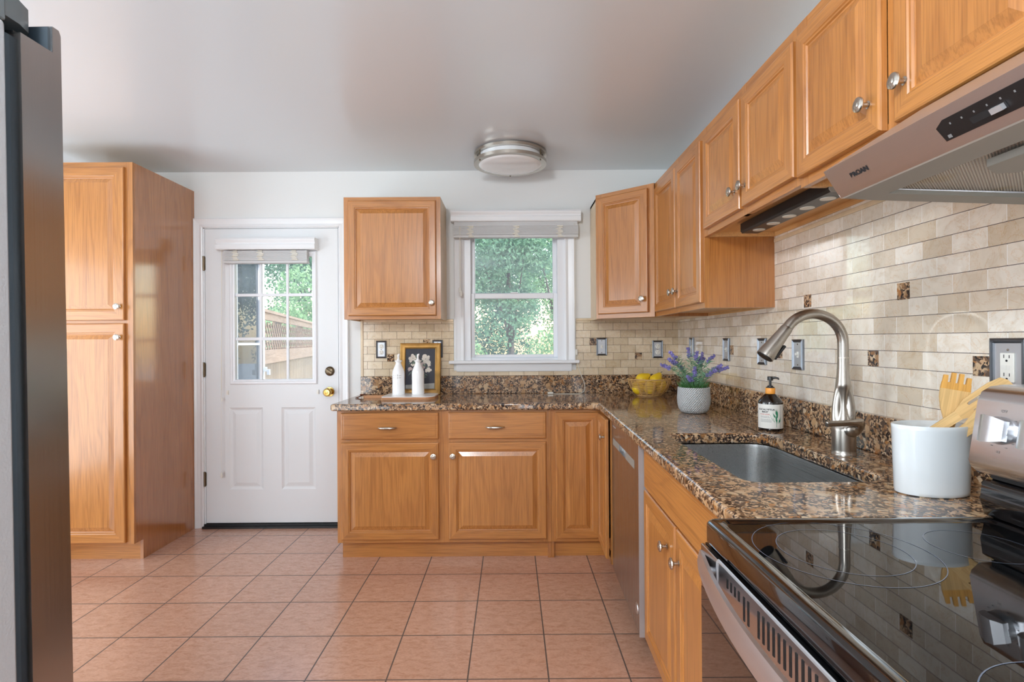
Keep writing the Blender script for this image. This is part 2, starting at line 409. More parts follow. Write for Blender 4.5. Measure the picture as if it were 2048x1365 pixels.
# ------------------------------------------------------------------ mesh builder
class MB:
    def __init__(s): s.v = []; s.f = []; s.m = []
    def add(s, vs, fs, m=0):
        o = len(s.v); s.v += [tuple(x) for x in vs]
        for f in fs: s.f.append(tuple(i+o for i in f)); s.m.append(m)
        return s
    def box(s, x0, x1, y0, y1, z0, z1, m=0):
        v = [(x0, y0, z0), (x1, y0, z0), (x1, y1, z0), (x0, y1, z0), (x0, y0, z1), (x1, y0, z1), (x1, y1, z1), (x0, y1, z1)]
        return s.add(v, [(3, 2, 1, 0), (4, 5, 6, 7), (0, 1, 5, 4), (1, 2, 6, 5), (2, 3, 7, 6), (3, 0, 4, 7)], m)
    def obox(s, c, ux, uy, uz, m=0):
        """oriented box: centre and three half-extent vectors"""
        c = Vector(c); ux, uy, uz = Vector(ux), Vector(uy), Vector(uz)
        v = [c+a*ux+b*uy+d*uz for d in (-1, 1) for (a, b) in ((-1, -1), (1, -1), (1, 1), (-1, 1))]
        return s.add(v, [(3, 2, 1, 0), (4, 5, 6, 7), (0, 1, 5, 4), (1, 2, 6, 5), (2, 3, 7, 6), (3, 0, 4, 7)], m)
    def prism(s, poly, z0, z1, m=0, f=None, mside=None):
        """extrude a 2-D polygon; f maps (u,v,w) to xyz"""
        f = f or (lambda u, v, w: (u, v, w)); n = len(poly)
        v = [f(p[0], p[1], z0) for p in poly]+[f(p[0], p[1], z1) for p in poly]
        s.add(v, [tuple(reversed(range(n))), tuple(range(n, 2*n))], m)
        s.add(v, [(i, (i+1) % n, n+(i+1) % n, n+i) for i in range(n)], m if mside is None else mside)
        return s
    def lathe(s, prof, c=(0, 0, 0), seg=32, m=0, axis='z', sx=1, sy=1, cap=True, rot=0):
        """prof = [(r, h)...]"""
        c = Vector(c); o = []
        for (r, h) in prof:
            for k in range(seg):
                a = 2*PI*k/seg+rot; x, y = r*math.cos(a)*sx, r*math.sin(a)*sy
                p = {'z': (x, y, h), 'y': (x, h, y), 'x': (h, x, y), '-y': (x, -h, y), '-x': (-h, x, y)}[axis]
                o.append(c+Vector(p))
        f = []
        for i in range(len(prof)-1):
            for k in range(seg):
                k2 = (k+1) % seg
                f.append((i*seg+k, i*seg+k2, (i+1)*seg+k2, (i+1)*seg+k))
        if cap:
            if prof[0][0] > 1e-6: f.append(tuple(reversed(range(seg))))
            if prof[-1][0] > 1e-6: f.append(tuple(range((len(prof)-1)*seg, len(prof)*seg)))
        return s.add(o, f, m)
    def tube(s, path, r, seg=10, m=0, closed=False, sq=None, cap=True):
        P = [Vector(p) for p in path]; n = len(P)
        rr = r if isinstance(r, (list, tuple)) else [r]*n
        T = []
        for i in range(n):
            a = P[i-1] if (i or closed) else P[0]; b = P[(i+1) % n] if (i < n-1 or closed) else P[-1]
            d = b-a; T.append(d.normalized() if d.length > 1e-9 else Vector((0, 0, 1)))
        up = Vector((0, 0, 1)) if abs(T[0].z) < .9 else Vector((1, 0, 0))
        N = (up-T[0]*up.dot(T[0])).normalized(); o = []
        for i in range(n):
            N = (N-T[i]*N.dot(T[i])); N = N.normalized() if N.length > 1e-6 else Vector((1, 0, 0)); B = T[i].cross(N)
            for k in range(seg):
                a = 2*PI*k/seg; qa, qb = (1, 1) if sq is None else sq
                o.append(P[i]+N*math.cos(a)*rr[i]*qa+B*math.sin(a)*rr[i]*qb)
        f = []
        for i in range(n if closed else n-1):
            j = (i+1) % n
            for k in range(seg):
                k2 = (k+1) % seg; f.append((i*seg+k, i*seg+k2, j*seg+k2, j*seg+k))
        if cap and not closed: f += [tuple(reversed(range(seg))), tuple(range((n-1)*seg, n*seg))]
        return s.add(o, f, m)
    def rings(s, loops, m, capm=None, capback=False):
        """stack of equally long loops; m per band (list, per band a function of side index or an int)"""
        n = len(loops[0]); o = len(s.v)
        for L in loops: s.v += [tuple(p) for p in L]
        for i in range(len(loops)-1):
            for k in range(n):
                k2 = (k+1) % n
                mm = m[i] if isinstance(m, list) else m
                if callable(mm): mm = mm(k)
                s.f.append((o+i*n+k, o+i*n+k2, o+(i+1)*n+k2, o+(i+1)*n+k)); s.m.append(mm)
        if capm is not None: s.f.append(tuple(o+(len(loops)-1)*n+k for k in range(n))); s.m.append(capm)
        if capback: s.f.append(tuple(o+k for k in reversed(range(n)))); s.m.append(0)
        return s
    def build(s, name, mats, parent=None, loc=None, rot=None, smooth=None, bevel=0, bseg=2, origin=None, recalc=True):
        me = bpy.data.meshes.new(name)
        vs_ = s.v
        if origin is not None:
            o = Vector(origin); vs_ = [tuple(Vector(p)-o) for p in s.v]
        me.from_pydata(vs_, [], s.f)
        if not isinstance(mats, (list, tuple)): mats = [mats]
        for mt in mats: me.materials.append(mt)
        me.polygons.foreach_set('material_index', s.m)
        if recalc:
            bm = bmesh.new(); bm.from_mesh(me); bmesh.ops.recalc_face_normals(bm, faces=bm.faces); bm.to_mesh(me); bm.free()
        if smooth is not None:
            me.polygons.foreach_set('use_smooth', [True]*len(me.polygons))
            me.set_sharp_from_angle(angle=R(smooth))
        me.update()
        ob = bpy.data.objects.new(name, me); COL.objects.link(ob)
        if parent is not None: ob.parent = parent
        if origin is not None: ob.location = origin
        if loc is not None: ob.location = loc
        if rot is not None: ob.rotation_euler = rot
        if bevel:
            b = ob.modifiers.new('edge', 'BEVEL'); b.width = bevel; b.segments = bseg; b.limit_method = 'ANGLE'; b.angle_limit = R(40)
            if smooth is None:
                me.polygons.foreach_set('use_smooth', [True]*len(me.polygons)); b.harden_normals = True
        return ob

def tag(o, label, cat, group=None, kind=None):
    o['label'] = label; o['category'] = cat
    if group: o['group'] = group
    if kind: o['kind'] = kind
    return o
def thing(name, label, cat, loc=(0, 0, 0), rotz=0, group=None):
    o = bpy.data.objects.new(name, None); COL.objects.link(o); o.empty_display_size = .05
    o.location = loc; o.rotation_euler = (0, 0, rotz)
    return tag(o, label, cat, group)
def struct(o, label=None, cat=None):
    o['kind'] = 'structure'
    if label: o['label'] = label
    if cat: o['category'] = cat
    return o
def dup(o, parent=None):
    c = o.copy(); COL.objects.link(c)
    if parent is not None: c.parent = parent
    for ch in list(o.children): dup(ch, c)
    return c
def text_mesh(s_, size, bold=0):
    cu = bpy.data.curves.new('lettering', 'FONT'); cu.body = s_; cu.size = size; cu.align_x = 'CENTER'; cu.align_y = 'CENTER'; cu.offset = bold
    ob = bpy.data.objects.new('lettering', cu); COL.objects.link(ob)
    bpy.context.view_layer.update()
    dg = bpy.context.evaluated_depsgraph_get()
    me = bpy.data.meshes.new_from_object(ob.evaluated_get(dg))
    vs_ = [tuple(v.co) for v in me.vertices]; fs_ = [tuple(p.vertices) for p in me.polygons]
    bpy.data.objects.remove(ob); bpy.data.curves.remove(cu); bpy.data.meshes.remove(me)
    return vs_, fs_

def smooth_path(P, n=6):
    P = [Vector(p) for p in P]; o = []
    for i in range(len(P)-1):
        a, b, c, d = P[max(0, i-1)], P[i], P[i+1], P[min(len(P)-1, i+2)]
        for k in range(n):
            t = k/n; o.append(.5*((2*b)+(-a+c)*t+(2*a-5*b+4*c-d)*t*t+(-a+3*b-3*c+d)*t**3))
    o.append(P[-1]); return o

# ------------------------------------------------------------------ setting: shell
CEIL = 2.45
XL, YF = -4.6, -6.2
DX0, DX1, DZ1 = -3.27, -2.325, 2.07        # door opening
WX0, WX1, WZ0, WZ1 = -1.475, -.772, 1.136, 2.075   # window opening
struct(MB().box(XL-.15, .15, YF-.15, .15, -.12, 0).build('floor', M['floor']))
struct(MB().box(XL-.15, .15, YF-.15, .15, CEIL, CEIL+.12).build('ceiling', M['ceil']))
wb = MB()
for a in ((XL, DX0, 0, CEIL), (DX0, DX1, DZ1, CEIL), (DX1, WX0, 0, CEIL), (WX0, WX1, 0, WZ0), (WX0, WX1, WZ1, CEIL), (WX1, .15, 0, CEIL)):
    wb.box(a[0], a[1], 0, .15, a[2], a[3])
struct(wb.build('wall_back', M['wall']))
wr = MB()
for a in ((YF, -5.72, 0, CEIL), (-5.72, -4.18, 0, .63), (-5.72, -4.18, 2.07, CEIL), (-4.18, 0, 0, CEIL)): wr.box(.008, .15, a[0], a[1], a[2], a[3])
struct(wr.build('wall_right', M['wall']))
struct(MB().box(.10, .12, -5.72, -4.18, .63, 2.07).build('added_pane_4', M['vinyl']))  # blank pane, out of view, in an opening added for the right fill lamp
wl = MB()
for a in ((YF, -2.82, 0, CEIL), (-2.82, -.88, 0, .3), (-2.82, -.88, 2.14, CEIL), (-.88, 0, 0, CEIL)):
    wl.box(XL-.15, XL, a[0], a[1], a[2], a[3])
struct(wl.build('wall_left', M['wall']))
wf = MB()
for a in ((XL, -4.5, 0, CEIL), (-4.5, -2.1, 2.14, CEIL), (-4.5, -2.1, 0, .1), (-2.1, .15, 0, CEIL)):
    wf.box(a[0], a[1], YF-.15, YF, a[2], a[3])
struct(wf.build('wall_front', M['wall']))
# blank panes in openings added out of view for the fill lamps just inside
w2 = struct(MB().box(-4.5, -2.1, YF-.09, YF-.07, .1, 2.14).build('added_pane_2', M['vinyl']))
w3 = struct(MB().box(XL-.09, XL-.07, -2.82, -.88, .3, 2.14).build('added_pane_3', M['vinyl']))

# ------------------------------------------------------------------ entry door with nine-lite window
SX0, SX1, SZ0, SZ1 = -3.255, -2.34, .032, 2.058       # slab
LX0, LX1, LZ0, LZ1 = -3.085, -2.485, .985, 1.90       # lite frame outer
GX0, GX1, GZ0, GZ1 = -3.052, -2.517, 1.006, 1.868
door = thing('door_1', 'white half-glass entry door with nine panes and two raised lower panels', 'door', (0, .0, 0))
door['kind'] = 'structure'
slab = MB()
yb, yf = .045, .0
panels = [(-3.095, -2.862, .26, .825), (-2.735, -2.500, .26, .825)]
def slab_front(mb):
    xs = sorted({SX0, SX1, LX0, LX1, *[p[0] for p in panels], *[p[1] for p in panels]})
    zs = sorted({SZ0, SZ1, LZ0, LZ1, panels[0][2], panels[0][3]})
    for i in range(len(xs)-1):
        for j in range(len(zs)-1):
            cx, cz = (xs[i]+xs[i+1])/2, (zs[j]+zs[j+1])/2
            if LX0 < cx < LX1 and LZ0 < cz < LZ1: continue
            if any(p[0] < cx < p[1] and p[2] < cz < p[3] for p in panels): continue
            mb.box(xs[i], xs[i+1], yf, yb, zs[j], zs[j+1])
slab_front(slab)
def rect(x0, x1, z0, z1, y): return [(x0, y, z0), (x1, y, z0), (x1, y, z1), (x0, y, z1)]
for (a, b, c, d) in panels:
    L = [rect(a, b, c, d, yf)]
    for ins, y in ((.006, yf+.004), (.016, yf+.009), (.022, yf+.009), (.046, yf+.002), (.05, yf+.002)):
        L.append(rect(a+ins, b-ins, c+ins, d-ins, y))
    slab.rings(L, 0, 0)
bm_slab = slab.build('slab', M['doorp'], door)
lf = MB()
def frame_ring(mb, x0, x1, z0, z1, w, y0, y1, lip=.006, m=0):
    """moulded rectangular frame, faces -y"""
    A = rect(x0, x1, z0, z1, y1); B = rect(x0, x1, z0, z1, y0+lip); C = rect(x0+lip, x1-lip, z0+lip, z1-lip, y0)
    D = rect(x0+w*.55, x1-w*.55, z0+w*.55, z1-w*.55, y0); E_ = rect(x0+w*.7, x1-w*.7, z0+w*.7, z1-w*.7, y0+lip); F = rect(x0+w, x1-w, z0+w, z1-w, y0+lip*1.4); G = rect(x0+w, x1-w, z0+w, z1-w, y1)
    mb.rings([A, B, C, D, E_, F, G, A], m)
frame_ring(lf, LX0, LX1, LZ0, LZ1, .033, -.012, .04)
lf.build('lite_frame', M['vinyl'], door)
mu = MB()
for x in (-2.877, -2.693): mu.box(x-.009, x+.009, .006, .02, GZ0, GZ1)
for z in (1.298, 1.601): mu.box(GX0, GX1, .0065, .0195, z-.0105, z+.0105)
mu.build('muntin_grille', M['vinyl'], door, bevel=.003)
MB().box(GX0-.005, GX1+.005, .022, .028, GZ0-.005, GZ1+.005).build('glass_pane', M['glass'], door)
kb = MB().lathe([(.0, .062), (.02, .061), (.028, .052), (.029, .043), (.022, .03), (.012, .024), (.012, .008), (.032, .006), (.034, 0)], (-2.403, 0, .930), 28, axis='-y')
kb.lathe([(.0, .066), (.010, .065), (.011, .061)], (-2.403, 0, .930), 16, axis='-y')
kn = kb.build('door_knob', M['brass'], door, smooth=40); kn['label'] = 'brass door knob'
db = MB().lathe([(.0, .016), (.022, .015), (.031, .008), (.033, 0)], (-2.400, 0, 1.072), 28, axis='-y')
db.obox((-2.400, -.022, 1.072), (.020, 0, -.013), (0, .008, 0), (.003, 0, .005))
dd = db.build('deadbolt', M['dark_metal'], door, smooth=40); dd['label'] = 'dull bronze deadbolt with thumb turn'
for z in (1.82, 1.088, .335):
    MB().box(-3.268, -3.252, -.008, .002, z-.045, z+.045).lathe([(.007, -.05), (.007, .05)], (-3.262, -.008, z), 12).build('hinge', M['dark_metal'], door, smooth=40)
MB().box(SX0, SX1, .004, .03, .012, .034).build('sweep', M['black'], door)
for x in (-3.102, -2.482): MB().box(x-.006, x+.006, -.008, 0, .915, .945).lathe([(.007, .012), (.007, 0)], (x, 0, .93), 10, axis='-y').build('hold_down_clip', M['ivory'], door)
th = MB().box(DX0, DX1, -.03, .12, 0, .014).box(DX0, DX1, -.012, .03, .014, .026); struct(th.build('threshold_trim', M['black']))
cs = MB()
def casing_profile(w):  # (offset from inner edge, projection)
    return [(0, .0), (0, .012), (.008, .016), (w*.35, .012), (w*.7, .016), (w-.006, .02), (w, .016), (w, 0)]
def casing(mb, x0, x1, z0, z1, w, sides='LRT'):
    pr = casing_profile(w)
    if sides == 'LRT':
        loops = [[(x0-o, -p, z0), (x0-o, -p, z1+o), (x1+o, -p, z1+o), (x1+o, -p, z0)] for o, p in pr]
    for i in range(len(loops)-1):
        A, B = loops[i], loops[i+1]
        for k in range(3): mb.add([A[k], A[k+1], B[k+1], B[k]], [(0, 1, 2, 3)])
casing(cs, DX0+.004, DX1-.004, 0, DZ1-.004, .063)
struct(cs.build('trim_1', M['trim'], smooth=50))
jm = MB().box(DX0, SX0-.003, 0, .15, 0, DZ1).box(SX1+.003, DX1, 0, .15, 0, DZ1).box(DX0, DX1, 0, .15, SZ1+.003, DZ1)
jm.box(SX0-.003, SX0+.012, .047, .06, .03, SZ1).box(SX1-.012, SX1+.003, .047, .06, .03, SZ1)
struct(jm.build('door_jamb_trim', M['trim']))

# door blind
bl = thing('door_blind', 'raised white slat blind with boxed valance on the entry door', 'blind', (-2.83, 0, 1.82), 0)
def valance(x0, x1, z0, z1, dep):
    mb = MB(); h = z1-z0
    pr = [(-.001, 0), (-dep, 0), (-dep-.004, h*.08), (-dep-.004, h*.42), (-dep+.004, h*.5), (-dep+.002, h*.62), (-dep-.004, h*.72), (-dep-.006, h*.86), (-dep-.001, h), (-.001, h)]
    mb.prism(pr, x0, x1, f=lambda u, v, w: (w, u, z0+v)); return mb
v1 = valance(-3.145+2.83, -2.475+2.83, .083, .163, .07).build('valance', M['trim'], bl, smooth=30)
st = MB()
for i in range(9): st.box(-.27, .295, -.052, -.008, .012+i*.0075, .0183+i*.0075)
st.build('slat_stack', M['blind'], bl)
MB().box(-.272, .297, -.054, -.006, -.008, .010).build('bottom_rail', M['blind'], bl, bevel=.003)
for x in (-.19, -.02, .21):
    t = MB()
    for k in range(7): t.box(x-.018+.006*math.sin(k*2.1), x+.018+.006*math.cos(k*1.7), -.056, -.052, .012+k*.01, .0185+k*.01)
    t.build('ladder_tape', M['tape'], bl)
pc = MB().tube([(-.292, -.03, .09), (-.298, -.03, -.5), (-.303, -.03, -.925)], .0013, 6).tube([(-.296, -.028, .09), (-.299, -.03, -.87)], .0012, 6)
pcb = pc.build('pull_cord', M['tape'], bl)
MB().lathe([(.001, 0), (.007, -.004), (.009, -.022), (.007, -.036), (0, -.038)], (-.303, -.03, -1.435+.0), 14).tube([(-.303, -.03, -.92), (-.303, -.03, -1.436)], .0012, 6).build('tassel', M['ivory'], pcb, smooth=40)
MB().lathe([(.001, 0), (.005, -.003), (.006, -.025), (0, -.028)], (-.299, -.03, -.92), 12).build('cord_joiner', M['ivory'], pcb, smooth=40)

# ------------------------------------------------------------------ window over the counter
win = thing('window_1', 'white double-hung window above the counter', 'window', (0, 0, 0)); win['kind'] = 'structure'
fr = MB()
fr.box(WX0, WX0+.047, .0, .15, WZ0, WZ1).box(WX1-.055, WX1, .0, .15, WZ0, WZ1).box(WX0, WX1, .0, .15, WZ1-.03, WZ1).box(WX0, WX1, .02, .15, WZ0, WZ0+.018)
fr.build('jamb_liner', M['vinyl'], win)
def sash(x0, x1, z0, z1, y0, y1, sw, top, bot, name):
    mb = MB()
    mb.box(x0, x0+sw, y0, y1, z0, z1).box(x1-sw, x1, y0, y1, z0, z1).box(x0+sw, x1-sw, y0, y1, z1-top, z1).box(x0+sw, x1-sw, y0, y1, z0, z0+bot)
    o = mb.build(name, M['vinyl'], win, bevel=.004)
    MB().box(x0+sw-.004, x1-sw+.004, (y0+y1)/2-.003, (y0+y1)/2+.003, z0+bot-.004, z1-top+.004).build('glass_pane', M['glass'], o)
    return o
sash(-1.43, -.825, 1.156, 1.606, .045, .075, .028, .038, .022, 'lower_sash')
sash(-1.437, -.817, 1.575, 2.05, .085, .115, .036, .036, .036, 'upper_sash')
MB().box(-1.15, -1.10, .035, .046, 1.604, 1.612).build('sash_lock', M['vinyl'], win)
cs2 = MB(); casing(cs2, WX0+.006, WX1-.006, WZ0, WZ1-.006, .07)
cs2.build('casing', M['trim'], win, smooth=50)
MB().box(-1.575, -.683, -.052, .04, 1.117, 1.139).build('stool', M['trim'], win, bevel=.006, bseg=3)
ap = MB(); ap.prism([(-.018, 0), (-.022, .012), (-.020, .03), (-.026, .044), (-.026, .055), (0, .055), (0, 0)], -1.525, -.735, f=lambda u, v, w: (w, u, 1.063+v)); ap.build('apron', M['trim'], win, smooth=40)
# window blind
wbz = thing('window_blind', 'raised white slat blind with long valance over the counter window', 'blind', (-1.11, -.02, 1.99))
valance(-1.553+1.11, -.672+1.11, .092, .168, .06).build('valance', M['trim'], wbz, smooth=30)
MB().box(-.42, .415, -.045, -.002, .066, .1).build('head_rail', M['blind'], wbz)
st = MB()
for i in range(10): st.box(-.425, .42, -.05, -.006, .004+i*.0065, .0094+i*.0065)
st.build('slat_stack', M['blind'], wbz)
MB().box(-.425, .42, -.052, -.004, -.016, .002).build('bottom_rail', M['blind'], wbz, bevel=.003)
for x in (-.31, .0, .295):
    t = MB()
    for k in range(8): t.box(x-.016+.008*math.sin(k*2.3), x+.016+.008*math.cos(k*1.9), -.054, -.05, -.014+k*.010, -.007+k*.010)
    t.build('ladder_tape', M['tape'], wbz)
pc = MB().tube([(-.385, -.05, .06), (-.383, -.05, -.35)], .0016, 6).tube([(-.378, -.05, .06), (-.378, -.05, -.36)], .0016, 6).build('pull_cord', M['tape'], wbz)
for dz, dx in ((-.35, -.383), (-.375, -.376)): MB().lathe([(.001, 0), (.006, -.003), (.009, -.026), (.008, -.038), (0, -.04)], (dx, -.05, dz), 14).build('tassel', M['ivory'], pc, smooth=40)
MB().tube([(.395, -.045, .08), (.395, -.045, -.03), (.398, -.04, -.86)], .0012, 6).build('tilt_cord', M['tape'], wbz)

# ------------------------------------------------------------------ tiled backsplash
bsb = thing('tile_backsplash', 'cream stone brick-tile backsplash on the window wall', 'backsplash', (-1.1, 0, 1.034))
O = Vector((-1.1, 0, 1.034))
def wbox(mb, *a): return mb.box(a[0]-O.x, a[1]-O.x, a[2]-O.y, a[3]-O.y, a[4]-O.z, a[5]-O.z)
tb = MB(); wbox(tb, -2.166, -1.545, -.008, .0, 1.03, 1.408); wbox(tb, -1.545, -.703, -.008, 0, 1.03, 1.07); wbox(tb, -.703, 0, -.008, 0, 1.03, 1.408)
tb.build('tile_field', M['tile_back'], bsb)
for q in ((-2.184, -2.166, -.014, 0, 1.03, 1.425), (-2.166, -1.545, -.014, 0, 1.408, 1.425), (-.703, 0, -.014, 0, 1.408, 1.425)):
    pt = MB(); wbox(pt, *q); pt.build('pencil_trim', M['pencil'], bsb, bevel=.004)
def accent(parent, off, mb): mb.build('accent_tile', M['granite'], parent)
for (x, z) in ((-1.978, 1.161), (-.585, 1.263), (-.274, 1.161), (-1.73, 1.263)):
    accent(bsb, None, MB().box(x-.0245-O.x, x+.0245-O.x, -.0095, 0, z-.0245-O.z, z+.0245-O.z))
bsr = thing('tile_backsplash', 'glossy cream stone brick-tile backsplash on the sink wall', 'backsplash', (0, -1.5, 1.034))
tr_ = MB().box(0, .008, -3.0, 1.5-.008, -.02, .69)
tr_.build('tile_field', M['tile_right'], bsr)
for q in ((1.5-1.36, 1.49, .374, .391), (-1.1, 1.5-1.372, .655, .672)): MB().box(-.006, 0, *q).build('pencil_trim', M['pencil'], bsr, bevel=.003)
for (y, z) in ((-1.626, 1.416), (-2.133, 1.406), (-2.393, 1.198), (-.905, 1.215), (-1.405, 1.212), (-2.0, 1.205)):
    MB().box(-.0015, .002, y+1.5-.0245, y+1.5+.0245, z-1.034-.0245, z-1.034+.0245).build('accent_tile', M['granite'], bsr)

# ------------------------------------------------------------------ cabinet parts
WOOD = [M['wv'], M['wh']]
def panel_door(w, h, t=.019, fw=.05, bev=.03, flat=False):
    """raised panel door, lower-left back corner at the origin, faces -y"""
    mb = MB()
    def rc(i, y): return [(i, -y, i), (w-i, -y, i), (w-i, -y, h-i), (i, -y, h-i)]
    rail = lambda k: 1 if k in (0, 2) else 0
    L = [rc(0, 0), rc(0, t-.006), rc(.002, t-.002), rc(.006, t)]
    ms = [rail, rail, rail]
    if flat:
        L += [rc(.016, t), rc(.018, t+.001)]; ms += [rail, rail]
        mb.rings(L, ms, 1, True)
        return mb
    L += [rc(fw-.008, t), rc(fw-.005, t-.003), rc(fw, t-.0035), rc(fw+.003, t-.008), rc(fw+.006, t-.009), rc(fw+bev, t-.001), rc(fw+bev+.001, t-.0005)]
    ms += [rail, rail, rail, rail, rail, 0, 0]
    mb.rings(L, ms, 0, True)
    return mb
def knob_mb(c=(0, 0, 0)):
    return MB().lathe([(0, .030), (.005, .0298), (.007, .0285), (.010, .0288), (.0125, .0275), (.0165, .026), (.0175, .023), (.0165, .0205), (.009, .018), (.0055, .014), (.0055, .003), (.009, .001), (.009, 0)], c, 24, axis='-y')
def add_door(parent, x, z, w, h, y, knob=None, **kw):
    d = panel_door(w, h, **kw).build('door', WOOD, parent, loc=(x, y, z))
    if knob: knob_mb().build('knob', M['knob'], d, loc=(knob[0], -.0185, knob[1]), smooth=35)
    return d
def pull_mb(w=.105):
    mb = MB(); P = []; rr = []
    for i in range(13):
        s = i/12*2-1; P.append((s*w/2, -.026+.022*s*s*s*s*1.0, 0)); rr.append(.0042+.0038*(1-s*s))
    mb.tube(P, rr, 10); 
    mb.lathe([(.004, 0), (.004, .018)], (-w*.42, 0, 0), 10, axis='-y').lathe([(.004, 0), (.004, .018)], (w*.42, 0, 0), 10, axis='-y')
    return mb
def face_frame(mb, w, z0, z1, y, t, stiles, rails, m=(0, 1)):
    """stiles: x ranges, rails: (x0,x1,z0,z1)"""
    for a, b in stiles: mb.box(a, b, y, y+t, z0, z1, m[0])
    for a, b, c, d in rails: mb.box(a, b, y+.0006, y+t, c, d, m[1])

def wall_cabinet(label, loc, rotz, w, z0, z1, dep, doors, side=None, group=None, recess=.018):
    """wall cabinet: local x along its width, faces -y; doors = [(x0,x1,z0,z1,knob_x,knob_z)] in local/world z"""
    t = thing('wall_cabinet', label, 'cabinet', (loc[0], loc[1], z0), rotz, group)
    h = z1-z0; sm = side or M['wveneer']
    mb = MB()
    mb.box(0, .016, -dep+.019, 0, 0, h, 0).box(w-.016, w, -dep+.019, 0, 0, h, 0)
    mb.box(.016, w-.016, -dep+.019, 0, h-.016, h, 0).box(.016, w-.016, -dep+.019, 0, recess, recess+.014, 1).box(.016, w-.016, -.006, 0, 0, h-.016, 1)
    mb.build('case', [sm, M['wpanel']], t)
    f = MB(); sw = .038
    xs = [(0, sw), (w-sw, w)]
    if len(doors) > 1: m_ = (doors[0][1]+doors[1][0])/2; xs.append((m_-sw/2, m_+sw/2))
    face_frame(f, w, 0, h, -dep, .019, xs, [(sw, w-sw, 0, .04), (sw, w-sw, h-.045, h)])
    f.build('face_frame', WOOD, t)
    for (a, b, c, d, kx, kz) in doors:
        add_door(t, a, c-z0, b-a, d-c, -dep-.0005, (kx-a, kz-c))
    return t

# upper cabinet left of the window
wall_cabinet('oak wall cabinet with one door hung between the entry door and window', (-2.204, 0), 0, .612, 1.414, 2.188, .305,
             [(.029, .585, 1.436, 2.162, .558, 1.516)], side=M['maple'])
# tall two-door cabinet and the two short ones on the right wall (local x runs toward the camera)
RW = R(-90)
wall_cabinet('tall two-door oak wall cabinet beside the corner cabinet, its side panel showing', (0, -.575), RW, .792, 1.408, 2.185, .305,
             [(.045, .42, 1.432, 2.14, .392, 1.512), (.436, .782, 1.432, 2.14, .464, 1.512)])
wall_cabinet('short two-door oak wall cabinet above the sink', (0, -1.3675), RW, .778, 1.716, 2.185, .305,
             [(.034, .394, 1.742, 2.14, .362, 1.812), (.416, .766, 1.742, 2.14, .446, 1.812)], side=M['wpanel'])
wall_cabinet('short two-door oak wall cabinet above the range hood', (0, -2.146), RW, .77, 1.706, 2.185, .305,
             [(.008, .36, 1.732, 2.14, .322, 1.806), (.402, .752, 1.732, 2.14, .436, 1.806)], side=M['wpanel'])
# diagonal corner cabinet
cz0, cz1 = 1.408, 2.188
cc = thing('wall_cabinet', 'diagonal oak corner wall cabinet right of the window', 'cabinet', (-.3, -.2, cz0))
def lc(x, y): return (x+.3, y+.2)
poly = [lc(-.002, -.002), lc(-.598, -.002), lc(-.598, -.300), lc(-.3, -.562), lc(-.002, -.562)]
cb_ = MB()
pz = lambda z0, z1, pl, m=0: cb_.prism(pl, z0, z1, m)
cb_.prism([lc(-.002, -.002), lc(-.598, -.002), lc(-.598, -.018), lc(-.002, -.018)], 0, .78)
cb_.prism([lc(-.598, -.018), lc(-.582, -.018), lc(-.582, -.286), lc(-.598, -.300)], 0, .78)
cb_.prism([lc(-.002, -.018), lc(-.018, -.018), lc(-.018, -.562), lc(-.002, -.562)], 0, .78)
cb_.prism([lc(-.3, -.562), lc(-.018, -.562), lc(-.018, -.546), lc(-.295, -.546)], 0, .78)
cb_.prism(poly, .764, .78)
ip = [lc(-.018, -.018), lc(-.582, -.018), lc(-.582, -.29), lc(-.3, -.545), lc(-.018, -.545)]
cb_.prism(ip, .018, .032, 1)
cb_.build('case', [M['maple'], M['wpanel']], cc)
A_, B_ = Vector(lc(-.602, -.303)), Vector(lc(-.303, -.566)); dl = (B_-A_).length; ang = math.atan2(B_.y-A_.y, B_.x-A_.x)
ff = MB(); face_frame(ff, dl, 0, .78, -.012, .019, [(0, .042), (dl-.042, dl)], [(.042, dl-.042, 0, .042), (.042, dl-.042, .735, .78)])
ffo = ff.build('face_frame', WOOD, cc, loc=(A_.x, A_.y, 0), rot=(0, 0, ang))
nv = Vector((math.sin(ang), -math.cos(ang)))
d_ = panel_door(dl-.058, .728).build('door', WOOD, cc, loc=(A_.x+nv.x*.0125+math.cos(ang)*.022, A_.y+nv.y*.0125+math.sin(ang)*.022, .026), rot=(0, 0, ang))
knob_mb().build('knob', M['knob'], d_, loc=(dl-.058-.03, -.0185, .08), smooth=35)

# pantry
pan = thing('pantry_cabinet', 'tall oak pantry cabinet left of the entry door', 'cabinet', (-3.94, 0, 0))
pw, ph, pd = .612, 2.318, .585
mb = MB()
side = [(-.527, 0), (0, 0), (0, ph), (-pd, ph), (-pd, .115), (-.527, .115)]
for x in (0, pw-.018): mb.prism(side, x, x+.018, 0, f=lambda u, v, w: (w, u, v))
mb.box(.018, pw-.018, -pd, 0, ph-.018, ph, 1).box(.018, pw-.018, -pd, 0, .115, .133, 1).box(.018, pw-.018, -.008, 0, .133, ph-.018, 1)
mb.build('case', [M['wveneer'], M['wpanel']], pan)
f = MB(); face_frame(f, pw, .115, ph, -pd-.019, .019, [(0, .04), (pw-.04, pw)], [(.04, pw-.04, .115, .14), (.04, pw-.04, 1.375, 1.415), (.04, pw-.04, ph-.05, ph)])
f.build('face_frame', WOOD, pan)
MB().box(.0, pw-.018, -.527, -.513, .0, .115, 0).build('toe_kick', [M['wh']], pan)
add_door(pan, .022, 1.405, .55, .882, -pd-.0195, (.522, .078), fw=.06)
add_door(pan, .022, .125, .55, 1.262, -pd-.0195, (.522, 1.182), fw=.06)

